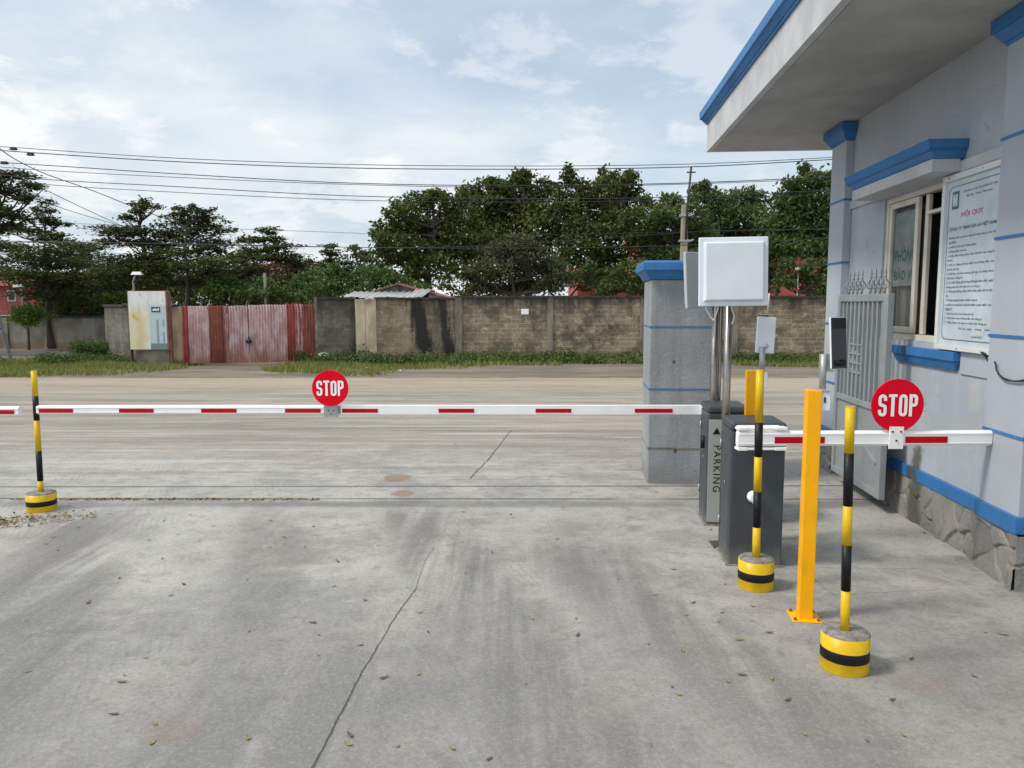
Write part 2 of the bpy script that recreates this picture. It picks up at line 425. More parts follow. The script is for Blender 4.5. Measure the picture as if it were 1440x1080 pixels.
LEAVES = 8.5
def tree(label, Yd, base_px, fork_py, clumps, mat, kind='tiered_tree', tr=.14, dens=1., size=.17, bark=None, group='trees beyond the boundary walls', flat=.3, dsp=.8, limbs=True, z_base=0., cat='tree', shell=.5):
    """clumps: (px, py, rx, ry) in photo units at distance Yd"""
    s = Yd / F
    if kind == 'tiered_tree':
        flat = .8; size = size * .8; clumps = [(a, b, c * 1.08, d * .80) for a, b, c, d in clumps]; shell = .15; dens = dens * 1.25
    if kind == 'broadleaf_tree': clumps = [(a, b, c * 1.16, d * 1.16) for a, b, c, d in clumps]
    bx = P(base_px, 428, Yd)[0]
    t = thing(kind, label, cat, (bx, Yd, z_base), 0, group)
    o = np.array((bx, Yd, z_base)); pts = []; tops = []
    for (px, py, rx, ry) in clumps:
        dy = random.uniform(-dsp, dsp) * min(2.2, rx * s)
        q = np.array(P(px, py, Yd + dy)); q[0] *= 1
        r = (rx * s, max(rx * s * .75, .5), ry * s)
        n = int(dens * LEAVES * (rx * ry) / ((size / s) ** 2 * .135)) + 80
        pts.append(clump_points(q, r, n, shell=shell)); tops.append((q, r))
    C = np.concatenate(pts)
    cr = leaf_mesh('crown', C - o, size, mat, flat=flat); cr.parent = t
    mb = MB(); fz = P(base_px, fork_py, Yd)[2] - z_base
    hz = (max(q[2] for q, r in tops) - z_base) * (.97 if kind == 'tiered_tree' else .86)
    tx = sorted(tops, key=lambda c_: -c_[0][2])[0][0] - o
    n = 7; spine = []
    for i in range(n + 1):
        f = i / n; spine.append(np.array((tx[0] * f ** 2 * .9 + .06 * sin(i * 1.9 + bx), tx[1] * f ** 2 * .9, hz * f)))
    mb.tube(spine, [tr * (1 - .92 * i / n) + (.05 if i == 0 else 0) for i in range(n + 1)], 8)
    if limbs:
        for q, r in tops:
            e = q - o; h0 = min(max(fz, e[2] - max(.5, abs(e[0]) * .45)), hz * .93); f = min(1, max(0, h0 / hz))
            i = min(n - 1, int(f * n)); g = f * n - i; st = spine[i] * (1 - g) + spine[i + 1] * g
            for kk in range(3):
                e2 = e + np.array((random.uniform(-.6, .6) * r[0], random.uniform(-.5, .5) * r[1], random.uniform(-.3, .4) * r[2]))
                md = st * .45 + e2 * .55 + np.array((0, 0, -.08 * abs(e[0])))
                mb.tube([st, md, e2], [tr * .26, tr * .15, .012], 5, cap=False)
    mb.build('trunk', bark or BARK, t)
    return t


tree('dark tiered tree reaching in at the left edge of the photo', 25., -30, 330, [(20, 245, 32, 10), (45, 262, 26, 8), (5, 270, 42, 11), (52, 281, 22, 7), (12, 300, 30, 9), (-25, 250, 30, 14), (-30, 290, 40, 14), (10, 318, 24, 8), (-60, 320, 60, 16)], L_TIER, tr=.17, dens=1.1)
tree('broad tiered tree with a rounded top, second in from the left edge', 29., 68, 415, [(62, 296, 17, 7), (50, 308, 34, 8), (75, 314, 22, 7), (30, 325, 38, 10), (78, 334, 30, 9), (10, 345, 36, 12), (55, 352, 60, 12), (25, 368, 60, 14), (85, 372, 48, 12), (40, 388, 60, 12), (100, 392, 40, 10), (75, 402, 34, 10), (50, 414, 34, 10), (95, 418, 30, 10)], L_TIER, tr=.13)
tree('low spreading dark tree between the rounded tree and the tufted one', 33., 112, 410, [(95, 345, 30, 9), (128, 350, 26, 9), (110, 362, 46, 12), (140, 374, 38, 12), (120, 392, 42, 12), (150, 398, 30, 12), (100, 410, 36, 12), (150, 415, 26, 10)], L_TIER, tr=.15)
tree('tall tiered tree with a separate tuft on a bare leader', 28., 205, 400, [(196, 284, 19, 6), (212, 291, 18, 5), (198, 297, 14, 5), (176, 308, 15, 6), (165, 326, 38, 9), (205, 327, 38, 10), (150, 322, 20, 5), (180, 342, 44, 8), (222, 345, 34, 12), (190, 366, 56, 11), (220, 380, 44, 11), (165, 385, 46, 11), (195, 398, 48, 11), (160, 404, 30, 10)], L_TIER, tr=.15)
tree('tall domed tiered tree above the left leaf of the rusty gate', 27., 263, 408, [(262, 294, 18, 7), (290, 297, 14, 8), (252, 303, 26, 7), (296, 308, 22, 8), (262, 315, 44, 9), (300, 324, 30, 9), (250, 330, 42, 10), (288, 340, 46, 9), (306, 348, 24, 9), (262, 358, 58, 10), (300, 368, 44, 10), (250, 376, 50, 10), (290, 387, 46, 10), (268, 398, 44, 9)], L_TIER, tr=.14)
tree('smaller tiered tree with an airy round top over the gate', 30., 341, 400, [(381, 325, 20, 7), (376, 336, 28, 7), (350, 338, 18, 7), (392, 348, 34, 8), (350, 355, 36, 10), (372, 364, 52, 10), (400, 362, 30, 9), (350, 378, 42, 10), (330, 366, 24, 12), (335, 388, 30, 10), (420, 372, 22, 8)], L_TIER, tr=.12, bark=PBARK)
tree('reddish brown bushy tree under the airy round topped one', 33., 395, 408, [(405, 375, 26, 10), (425, 385, 26, 10), (395, 392, 32, 12), (440, 372, 18, 7), (410, 403, 30, 12)], L_RED, kind='bushy_tree', tr=.10, flat=.1)
tree('small distant tiered tree standing alone against the sky', 38., 463, 390, [(464, 346, 15, 4), (462, 355, 20, 6), (470, 368, 22, 8), (452, 374, 18, 8), (480, 380, 22, 9)], L_TIER, tr=.12, size=.2)
tree('feathery pale topped tree beside the small distant tiered tree', 40., 505, 395, [(505, 352, 18, 6), (497, 366, 22, 9), (518, 362, 18, 8), (508, 382, 32, 12), (535, 378, 20, 12)], L_OLIVE, kind='bushy_tree', tr=.12, dens=.55, size=.2, flat=.1)
# shrubs behind the gate
for lab, px, py, cl, mt in (
    ('bright green shrub behind the middle of the rusty gate', 315, 425, [(312, 400, 18, 14), (330, 412, 20, 14), (300, 416, 18, 12)], L_SHRUB),
    ('green shrub above the right leaf of the rusty gate', 385, 425, [(372, 405, 20, 14), (395, 415, 22, 12), (360, 418, 18, 10)], L_SHRUB),
    ('big light green shrub between the rusty gate and the tin roof', 450, 425, [(440, 395, 26, 14), (465, 388, 22, 14), (425, 412, 26, 14), (455, 412, 30, 16), (488, 400, 22, 14)], L_SHRUB),
    ('green shrub rising directly behind the tin roofed shed', 520, 425, [(515, 385, 24, 12), (540, 392, 24, 12), (505, 405, 26, 14), (560, 398, 22, 12), (590, 408, 24, 10)], L_SHRUB),
    ('yellow green shrub behind the weathered light box', 160, 430, [(165, 412, 18, 11), (155, 424, 20, 12), (178, 420, 14, 10)], L_BRIGHT),
    ('dark green shrub behind the far low wall at left', 100, 455, [(95, 432, 26, 14), (120, 440, 24, 14), (140, 428, 20, 14)], L_BROAD2)):
    tree(lab, 26.5 if px > 200 else 31., px, py - 10, cl, mt, kind='shrub', tr=.05, dens=1.15, size=.14, flat=.1, group='shrubs behind the walls', cat='shrub')
# the broad leaved trees in the middle and right
tree('olive green broad leaved tree at the left end of the tall dark grove', 31., 600, 400, [(585, 285, 26, 14), (560, 300, 22, 12), (612, 276, 22, 9), (640, 282, 22, 12), (545, 322, 16, 10), (580, 318, 34, 16), (625, 312, 34, 20), (560, 345, 32, 14), (600, 350, 42, 16), (640, 345, 34, 20), (565, 366, 32, 12), (605, 372, 34, 14), (575, 385, 26, 8), (532, 330, 7, 6)], L_BROAD, kind='broadleaf_tree', tr=.22, flat=.15, size=.2, shell=.3, dens=1.2)
tree('tallest dark broad leaved tree in the middle of the grove', 33., 745, 390, [(742, 252, 22, 10), (735, 246, 8, 6), (700, 262, 24, 10), (768, 262, 14, 12), (690, 285, 34, 20), (730, 282, 34, 22), (765, 290, 30, 22), (672, 312, 34, 20), (715, 315, 38, 22), (760, 320, 34, 22), (690, 345, 38, 20), (740, 350, 38, 20), (660, 270, 18, 9), (668, 350, 22, 20)], L_BROAD, kind='broadleaf_tree', tr=.26, flat=.15, size=.2, shell=.3, dens=1.25)
tree('broad leaved tree with two upright plumes, right of the tallest', 32., 835, 395, [(805, 252, 12, 12), (848, 252, 14, 12), (870, 250, 12, 11), (884, 246, 8, 7), (808, 275, 22, 16), (850, 275, 26, 18), (880, 270, 16, 16), (800, 305, 32, 22), (845, 310, 36, 22), (875, 305, 26, 22), (815, 338, 36, 18), (860, 340, 34, 18), (800, 362, 22, 10), (845, 362, 34, 9)], L_BROAD, kind='broadleaf_tree', tr=.24, flat=.15, size=.2, shell=.3, dens=1.25)
tree('grey green twiggy tree standing in front of the dark grove', 27., 722, 415, [(720, 338, 30, 9), (700, 355, 34, 12), (745, 352, 34, 12), (690, 378, 32, 14), (730, 378, 36, 14), (772, 375, 30, 14), (700, 402, 36, 12), (745, 402, 36, 12), (785, 396, 26, 14), (670, 402, 24, 11), (660, 388, 14, 12)], L_OLIVE, kind='twiggy_tree', tr=.15, flat=.05, size=.14, dens=1.1, shell=.15)
tree('low leafy tree behind the wall just left of the blue capped pillar', 30., 860, 415, [(850, 398, 20, 12), (890, 385, 24, 14), (870, 405, 24, 10), (905, 400, 20, 14), (830, 384, 14, 9)], L_BROAD2, kind='broadleaf_tree', tr=.12, flat=.1, size=.17)
tree('loose green tree right behind the leaning metal pole', 31., 950, 400, [(910, 285, 18, 10), (945, 278, 14, 12), (925, 300, 34, 12), (960, 305, 30, 16), (905, 320, 32, 18), (940, 335, 42, 18), (975, 335, 34, 20), (915, 352, 32, 16), (950, 362, 36, 14), (985, 365, 30, 18)], L_BROAD2, kind='broadleaf_tree', tr=.2, flat=.1, size=.19, shell=.3, dens=1.1)
tree('rounded green tree above the white square antenna', 34., 1035, 400, [(990, 268, 16, 10), (1000, 285, 24, 14), (1040, 280, 22, 12), (1062, 285, 20, 12), (1010, 310, 36, 20), (1050, 312, 36, 22), (1085, 318, 28, 20), (1030, 345, 40, 18), (1080, 350, 34, 18), (1020, 372, 34, 12), (1070, 378, 30, 12)], L_BROAD2, kind='broadleaf_tree', tr=.2, flat=.1, size=.2, shell=.3, dens=1.2)
tree('tall green tree next to the guard house corner', 29., 1140, 400, [(1132, 246, 12, 11), (1150, 252, 18, 10), (1125, 265, 26, 12), (1165, 262, 24, 16), (1112, 285, 30, 14), (1150, 290, 36, 18), (1185, 285, 30, 20), (1105, 312, 34, 18), (1150, 322, 36, 20), (1190, 325, 30, 22), (1120, 345, 36, 16), (1165, 350, 34, 18), (1200, 365, 28, 24)], L_BROAD2, kind='broadleaf_tree', tr=.22, flat=.1, size=.19, shell=.3, dens=1.2)
tree('dark bushy tree under the tall green one, pink wall showing through', 27., 1130, 412, [(1115, 372, 20, 14), (1145, 380, 20, 16), (1168, 392, 16, 22), (1130, 400, 26, 12), (1160, 415, 16, 16), (1100, 398, 18, 14)], L_BROAD2, kind='bushy_tree', tr=.1, flat=.1, size=.16, dens=.9)
# dense trees farther back, closing the gaps low down
for lab, px, cl in (('dark background tree far behind the light box', 215, [(190, 395, 50, 22), (235, 400, 46, 20), (215, 372, 40, 16), (270, 412, 50, 18), (300, 400, 40, 18)]),
                    ('dark background tree far behind the airy round topped one', 330, [(320, 392, 44, 20), (360, 396, 44, 18), (340, 415, 50, 14), (410, 412, 40, 14)]),
                    ('dark background tree far behind the reddish house', 95, [(60, 400, 30, 12), (110, 405, 50, 20), (150, 395, 36, 20), (95, 425, 50, 14)]),
                    ('dark background tree far behind the square antenna', 1010, [(985, 392, 50, 22), (1050, 396, 46, 20)])):
    tree(lab, 42., px, 420, cl, L_TIER, kind='bushy_tree', tr=.2, size=.27, flat=.1, limbs=False)

tree('low dark bushy tree hiding most of the pink house at far left', 32., 60, 425, [(30, 392, 30, 10), (78, 398, 34, 12), (104, 415, 34, 14), (74, 428, 26, 12), (130, 425, 26, 14), (5, 384, 26, 8)], L_BROAD2, kind='bushy_tree', tr=.12, size=.17, flat=.1, limbs=False)
tree('dark background tree far behind the olive green grove end', 40., 640, 420, [(600, 392, 40, 10), (655, 385, 44, 14), (640, 408, 36, 10)], L_BROAD, kind='bushy_tree', tr=.18, size=.26, flat=.1, limbs=False, dens=.6)
tree('dark background tree far behind the twiggy grey green one', 41., 790, 420, [(760, 390, 50, 18), (820, 380, 50, 20), (850, 400, 30, 16), (720, 405, 40, 14)], L_BROAD, kind='bushy_tree', tr=.18, size=.26, flat=.1, limbs=False, dens=.7)
# low bushes on the verge
def bush(label, px, py, rx, rz, mat, name='bush', n=2600, size=.07, z0=0, Yd=None, stem=False):
    g = G(px, py, 0) if Yd is None else P(px, py, Yd)
    t = thing(name, label, 'bush', (g[0], g[1], 0))
    C = clump_points((0, 0, rz * .9 + z0), (rx, rx * .8, rz), n, sub=40, shell=.2); C[:, 2] = np.abs(C[:, 2])
    o = leaf_mesh('foliage', C, size, mat, flat=.1); o.parent = t
    mb = MB()
    if stem: mb.tube([(0, 0, 0), (.02, .0, z0 * .5), (0, 0, z0 + .1)], [.05, .04, .03], 7)
    else:
        for i in range(6): mb.tube([(0, 0, 0), (random.uniform(-.5, .5) * rx, random.uniform(-.3, .3) * rx, rz)], .012, 5)
    mb.build('stem', BARK, t); return t
bush('round dark green bush on the verge left of the light box', 128, 503, .62, .28, L_SHRUB, n=5200)
bush('bright green clipped round topped bush at the far left wall', 40, 480, .60, .36, L_BRIGHT, name='clipped_bush', n=9000, z0=.93, stem=True, Yd=27.9)
bush('small dark green plant at the foot of the rusty gate', 424, 512, .14, .20, L_BROAD2, name='small_plant', n=500, size=.06)
bush('leafy weed clump by the pale plaster column', 508, 508, .32, .26, L_SHRUB, name='weed_clump', n=1500, size=.07)

# grass: one mesh of blades, and low weeds along the wall foot
def ngreen(px, py, Ypow=1): return G(px, py)
def in_patch(x, y):
    g = np.zeros_like(x)
    for (cx, cy, rx, ry, d) in GP:
        e = ((x - cx) / rx) ** 2 + ((y - cy) / ry) ** 2
        g = np.maximum(g, d * np.clip(1.3 * (1.15 - e), 0, 1))
    return g
def gp(x0, y0, x1, y1, d):
    a_, b_ = G((x0 + x1) / 2, y0), G((x0 + x1) / 2, y1); c_ = G(x0, (y0 + y1) / 2); e_ = G(x1, (y0 + y1) / 2)
    return ((c_[0] + e_[0]) / 2, (a_[1] + b_[1]) / 2, abs(e_[0] - c_[0]) / 2 * 1.1, abs(a_[1] - b_[1]) / 2 * 1.12, d)
GP = [gp(-60, 503, 170, 532, 1), gp(120, 506, 260, 526, .9), (-20, 20.5, 9, 2.6, 1), gp(380, 511, 560, 524, .75), gp(430, 506, 700, 518, .6), gp(560, 501, 900, 513, .85), gp(860, 499, 1200, 511, .95), gp(470, 514, 560, 530, .4), (14, 21.2, 8, 1.3, .9)]
N = 330000
gx = rng.uniform(-28, 20, N); gy = rng.uniform(17.5, 24.5, N)
dn = in_patch(gx, gy); pn = (np.sin(gx * 2.1 + np.sin(gy * 3)) + np.sin(gy * 3.7 + gx) + 2) / 4
keep = rng.uniform(size=N) < dn * (.08 + 1.1 * pn ** 1.6)
gx, gy = gx[keep], gy[keep]; n = len(gx)
h = rng.uniform(.04, .13, n) * (1 + .5 * pn[keep]); an = rng.uniform(0, pi, n); wd = rng.uniform(.012, .03, n)
V = np.zeros((n, 3, 3)); V[:, 0] = np.stack([gx - cos(1) * 0 - np.cos(an) * wd, gy - np.sin(an) * wd, np.full(n, -.012)], 1)
V[:, 1] = np.stack([gx + np.cos(an) * wd, gy + np.sin(an) * wd, np.full(n, -.012)], 1)
V[:, 2] = np.stack([gx + rng.normal(size=n) * .04, gy + rng.normal(size=n) * .04, h], 1)
me = bpy.data.meshes.new('grass'); me.vertices.add(3 * n); me.vertices.foreach_set('co', V.reshape(-1).astype(np.float32))
me.loops.add(3 * n); me.loops.foreach_set('vertex_index', np.arange(3 * n, dtype=np.int32)); me.polygons.add(n)
me.polygons.foreach_set('loop_start', np.arange(0, 3 * n, 3, dtype=np.int32)); me.update(calc_edges=True)
L_GRASS = leafmat('grass_blades', (.17, .20, .05), (.27, .29, .08), (.42, .38, .14), 1.5, .3)
me.materials.append(L_GRASS); o = bpy.data.objects.new('grass', me); col.objects.link(o)
tag(o, 'short patchy green grass on the verge along the walls', 'grass', kind='stuff')
L_WEED = leafmat('weed_leaves', (.06, .10, .025), (.12, .17, .04), (.20, .24, .07), 1.3)
pts = []
for i in range(380):
    px = random.choice([random.uniform(560, 905), random.uniform(520, 905), random.uniform(1000, 1190), random.uniform(440, 560), random.uniform(60, 180)])
    py = random.uniform(506.5, 511) if px > 640 else random.uniform(509.5, 514)
    g = G(px, py); hh = random.uniform(.06, .24) * (1.5 if random.random() < .15 else 1); rr = random.uniform(.12, .4)
    pts.append(np.abs(clump_points((0, 0, hh * .6), (rr, rr * .6, hh * .6), 110, sub=9, shell=.1) * (1, 1, 1)) * np.sign(rng.normal(size=(110, 3)) * (1, 1, 0) + (0, 0, 1)) + np.array((g[0], g[1], 0)))
o = leaf_mesh('weeds', np.concatenate(pts), .085, L_WEED, flat=.15)
tag(o, 'tangled leafy weeds growing along the foot of the boundary wall', 'weeds', kind='stuff')

# ------------------------------------------------------------------ boundary walls
def blockmat(name, base1, base2, mortar, stain=.6, top=1.8, darkbands=(), warm=None):
    m = M(name, .93)
    wx = m.noise(3, 3, .5, off=2); xx = m.x + (wx - .5) * .07 + (m.noise(14, 3, .6, off=5) - .5) * .02
    br = m.nt.nodes.new('ShaderNodeTexBrick'); m.nt.links.new(m.comb(xx, m.z + (m.noise(1.1, 2, .5, off=6) - .5) * .05, 0), br.inputs['Vector'])
    br.inputs['Color1'].default_value = (*base1, 1); br.inputs['Color2'].default_value = (*base2, 1); br.inputs['Mortar'].default_value = (*mortar, 1)
    br.inputs['Scale'].default_value = 1; br.inputs['Brick Width'].default_value = .38; br.inputs['Row Height'].default_value = .135
    br.inputs['Mortar Size'].default_value = .010; br.inputs['Mortar Smooth'].default_value = .4; br.inputs['Bias'].default_value = .1
    k = br.outputs[0]; n1 = m.noise(1.4, 7, .65); n2 = m.noise(12, 5, .7, off=4)
    k = m.mix(n1.smooth(.42, .62) * .75, k, tuple(v * .5 for v in base1)); n5 = m.noise(5, 6, .7, off=14, sx=.6); k = m.mix(n5.smooth(.52, .66) * .6, k, tuple(v * 1.3 for v in mortar))
    k = m.mix(n2.smooth(.5, .75) * .5, k, tuple(v * 1.35 for v in base2))
    st = m.noise(2.4, 6, .7, sx=1.6, sz=.14, off=9)
    tf = (m.z + (st - .5) * 2.2).smooth(top - .75, top + .1)
    k = m.mix(tf * stain, k, (.035, .033, .03)); k = m.mix(m.noise(1.1, 7, .72, off=23, sz=.8).smooth(.50, .62) * stain * .75, k, (.055, .05, .04))
    if warm: k = m.mix((m.z + (n1 - .5) * .35).smooth(.30, .12) * .8, k, warm)
    for (x0, x1, d) in darkbands:
        e = (m.x + (st - .5) * .9 + (n2 - .5) * .25 + (m.z - 1.0) * .16)
        f = e.smooth(x0 - .1, x0 + .1) * e.smooth(x1 + .1, x1 - .1)
        k = m.mix(f * d, k, (.018, .018, .017))
    m.color(k); m.bump(E(m.nt, br.outputs[1]) * -1 + n2 * .6, .7, .015)
    return m.m
def wall_line(name, label, p0, p1, h, mat, thick=.16, cap=True, pillars=(), cat='boundary wall', capm=None, pm=None, group='boundary walls across the road'):
    L = math.hypot(p1[0] - p0[0], p1[1] - p0[1]); rz = math.atan2(p1[1] - p0[1], p1[0] - p0[0])
    t = thing(name, label, cat, (p0[0], p0[1], 0), rz, group)
    mb = MB(); mb.box(0, L, 0, thick, -.05, h); mb.build('blockwork', mat, t)
    if cap:
        mb = MB(); n = max(2, int(L / .5)); 
        for i in range(n):
            j = random.uniform(-.006, .006); mb.box(L * i / n, L * (i + 1) / n - .004, -.04, thick + .04, h + .001, h + .065 + j)
        mb.build('coping', capm or COPE, t)
    for (x, wd, pr, mt) in pillars:
        mb = MB(); mb.box(x, x + wd, -pr, -.001, -.05, h - .002); mb.build('pillar', mt, t, bevel=.008)
    return t, L
COPE = paint('mildewed_coping', (.05, .046, .04), .95, var=.5, gs=7, bump=.8, fine=25)
m = M('plaster_pier', .9); n1 = m.noise(3, 7, .65, sz=.4); n2 = m.noise(20, 5, .7)
k = m.mix(n1.smooth(.35, .62), (.46, .375, .25), (.70, .58, .39)); k = m.mix((m.z + (n1 - .5) * .5).smooth(.3, .0) * .8, k, (.34, .17, .085))
k = m.mix((m.z + (n1 - .5) * 1.4).smooth(1.55, 1.95) * .7, k, (.06, .055, .05)); m.color(k).bump(n2, .6, .01); PIER = m.m
m = M('grey_pier', .9); n1 = m.noise(3, 7, .65, sz=.4); n2 = m.noise(20, 5, .7)
k = m.mix(n1.smooth(.35, .62), (.125, .11, .085), (.26, .23, .18)); k = m.mix((m.z + (n1 - .5) * 1.4).smooth(1.45, 1.95) * .8, k, (.05, .045, .04)); m.color(k).bump(n2, .6, .01); GPIER = m.m

WA = G(447, 511); WB = G(528, 508); WC = G(640, 505.5); WD = G(1260, 502)
WD = (WC[0] + 16.0, WC[1] - .15, 0)
def hh_(px, py, p): return P(px, py, p[1])[2]
h1 = hh_(500, 421, WB)
BW1 = blockmat('grey_blocks', (.155, .135, .105), (.215, .19, .15), (.28, .25, .20), .75, 1.85)
tA, LA = wall_line('block_wall', 'dark grey block wall piece between the rusty gate and the pale column', (WA[0], WA[1] + .05), (WB[0] - .55, WB[1] + .05), h1, BW1)
d1 = WC[0] - WB[0]
sc_ = d1 / (640 - 528)
BW2 = blockmat('stained_blocks', (.28, .225, .145), (.38, .315, .21), (.46, .40, .28), .3, 1.95, darkbands=((d1 * (583 - 528) / 112, d1 * (604 - 528) / 112, .9), (d1 * (622 - 528) / 112, d1 * 1.0, .85), (d1 * (583 - 528) / 112, d1 * 1.0, .45)), warm=(.36, .16, .07))
tB, LB = wall_line('block_wall', 'tan block wall bay with two black water stains, below the tin roof', (WB[0], WB[1] + .05), (WC[0], WC[1] + .05), h1, BW2, pillars=())
mb = MB(); mb.box(-.56, .02, -.12, .12, -.05, h1 + .002); mb.build('column', PIER, tB, bevel=.01)
mb = MB(); mb.box(-.30, -.29, -.124, -.119, 0, h1 - .05); mb.build('joint', GPIER, tB)
BW3 = blockmat('long_wall_blocks', (.20, .16, .11), (.30, .25, .175), (.46, .40, .30), .95, 2.0, warm=(.22, .12, .07))
pil = [(0.0, .22, .05, GPIER)] + [((px - 640) / 112 * d1 * 1.0, .17, .04, GPIER) for px in (777, 914, 1050, 1187, 1330)]
tC, LC = wall_line('block_wall', 'long weathered block wall running behind the blue capped pillar', (WC[0] + .002, WC[1] + .05), (WD[0], WD[1] + .05), h1 + .05, BW3, pillars=pil)
pw = MB(); pw.box(0, .22, 0, .012, 0, .16); pw = pw.build('paper_notice', SWHT, None, loc=(P(733, 442, WC[1])[0], WC[1] + .02, P(733, 442, WC[1])[2]))
tag(pw, 'small white paper notice stuck high on the long block wall', 'paper notice')

# wall piece left of the gate and its plaster pier
WL0, WL1, WL2 = G(143, 503), G(178, 508), G(256, 512)
hL = hh_(200, 430, WL2)
BW4 = blockmat('left_blocks', (.125, .118, .105), (.19, .18, .155), (.17, .16, .14), .7, 1.75)
wall_line('block_wall', 'short dark block wall behind the weathered light box', (WL1[0], WL1[1]), (WL2[0] - .55, WL2[1]), hL, BW4, pillars=())
t_, _l = wall_line('plaster_pier', 'stained beige plaster pier left of the rusty gate', (WL2[0] - .55, WL2[1] - .06), (WL2[0], WL2[1] - .06), hL - .02, PIER, thick=.3, cat='wall pier')
wall_line('block_wall', 'angled end of the block wall beside the round verge bush', (WL0[0], WL0[1] + .3), (WL1[0], WL1[1]), hL - .03, BW4)
# far concrete panel wall
m = M('far_panels', .93); n1 = m.noise(1.5, 7, .65, sz=.5); n2 = m.noise(2.5, 5, .7, sx=2, sz=.2, off=4)
k = m.mix(n1.smooth(.35, .65), (.13, .12, .105), (.27, .25, .215)); k = m.mix((m.z + (n2 - .5) * 1.5).smooth(1.1, 1.7) * .6, k, (.05, .045, .04)); k = m.mix((m.z + (n1 - .5) * .4).smooth(.35, .15) * .7, k, (.19, .11, .07)); m.color(k).bump(n1, .5, .03); FARW = m.m
q0, q1 = P(-180, 489, 29.5), P(150, 489, 28.5)
hf = P(60, 447, 29)[2]
t_, Lf = wall_line('panel_wall', 'low grey concrete panel wall beyond the side lane at far left', (q0[0], 29.5), (q1[0], 28.8), hf, FARW, thick=.12, pillars=[(x, .22, .06, GPIER) for x in np.arange(.5, 8.4, 1.62)], group=None)
# side lane
LANE = paint('lane_asphalt', (.075, .075, .078), .9, var=.25, gs=2, bump=.5)
mb = MB(); mb.add([(-34, 24.9, -.004), (-13.2, 24.9, -.004), (-12.4, 27.6, -.004), (-34, 27.8, -.004)], [(0, 1, 2, 3)]); tag(mb.build('side_lane', LANE), kind='structure')

# ------------------------------------------------------------------ rusty sheet gate
ga, gb = G(257, 514), G(446, 511)
gw = math.hypot(gb[0] - ga[0], gb[1] - ga[1]); grz = math.atan2(gb[1] - ga[1], gb[0] - ga[0])
hgL = hh_(300, 430.5, ga)
gt = thing('sheet_gate', 'rusty red and faded pink corrugated double gate across the road', 'gate', (ga[0], ga[1] - .02, 0), grz)
m = M('rusted_sheet', .75)
u0 = (m.x / gw) * 189 + 257     # in the same units as the sheet edges measured below
nn = m.noise(5, 7, .7, sz=.35); ns = m.noise(9, 6, .7, sx=2.2, sz=.15, off=3); nf = m.noise(40, 4, .7, off=8)
uu = u0 + (ns - .5) * 5
pale = m.mix(nn.smooth(.38, .66), (.30, .165, .155), (.46, .35, .35)); pale = m.mix(ns.smooth(.56, .7) * .6, pale, (.33, .09, .07))
pale = m.mix((m.z + (nn - .5) * .8).smooth(.6, .1) * .7, pale, (.28, .10, .06))
redd = m.mix(nn.smooth(.4, .6), (.14, .014, .014), (.24, .035, .028)); brn = m.mix(nn.smooth(.4, .6), (.10, .022, .014), (.19, .045, .02))
def band(a_, b_): return uu.smooth(a_ - .4, a_ + .4) * uu.smooth(b_ + .4, b_ - .4)
k = pale
k = m.mix(band(250, 268), k, redd); k = m.mix(band(295, 317), k, brn)
k = m.mix((u0.smooth(295, 299) * u0.smooth(326, 320) * ns.smooth(.52, .50)), k, brn)
k = m.mix(band(404, 417), k, redd); k = m.mix(band(427, 460), k, brn)
k = m.mix((u0.smooth(402, 408) * u0.smooth(436, 425) * ns.smooth(.50, .47)), k, redd)
k = m.mix(band(349.4, 350.6), k, (.05, .02, .02))
k = m.mix(nf.smooth(.6, .8) * .4, k, (.22, .08, .05)); m.color(k); RUST = m.m
def sheet(x0, x1, z0, z1a, z1b):
    mb = MB(); n = int((x1 - x0) / .0125); vs = []
    for i in range(n + 1):
        x = x0 + (x1 - x0) * i / n; y = .014 * sin(x * 2 * pi / .075); zt = z1a + (z1b - z1a) * i / n + .004 * sin(x * 9)
        vs += [(x, y, z0), (x, y, zt), (x, y + .004, z0), (x, y + .004, zt)]
    for i in range(n):
        a_ = 4 * i; b_ = a_ + 4
        mb.add([], []); mb.f += [[a_, b_, b_ + 1, a_ + 1], [a_ + 2, a_ + 3, b_ + 3, b_ + 2], [a_ + 1, b_ + 1, b_ + 3, a_ + 3]]; mb.mi += [0] * 3; mb.sm += [True, True, False]
    mb.v = vs; return mb
split = gw * (350 - 257) / 189
sheet(.02, split - .01, .05, hgL, hgL + .01).build('gate_leaf', RUST, gt)
sheet(split + .01, gw - .02, .05, hgL + .03, hgL + .05).build('gate_leaf', RUST, gt)
for (a_, b_) in ((.02, split - .02), (split + .02, gw - .02)):
    mb = MB()
    for z in (.12, .9, hgL - .08): mb.box(a_, b_, .025, .06, z, z + .05)
    mb.box(a_, a_ + .05, .026, .059, .05, hgL - .02); mb.box(b_ - .05, b_, .026, .059, .05, hgL - .02); mb.build('gate_frame', paint('rusty_frame', (.14, .04, .03), .8, var=.3), gt)
mb = MB(); mb.lathe([(.02, 0), (.075, .02), (.08, .10), (.04, .14), (.015, .15)], 0, 0, 12); mb.box(-.02, .02, -.04, .03, .1, .2)
mb.build('padlock', CABLE_B, gt, loc=(split, -.06, hgL * .36))

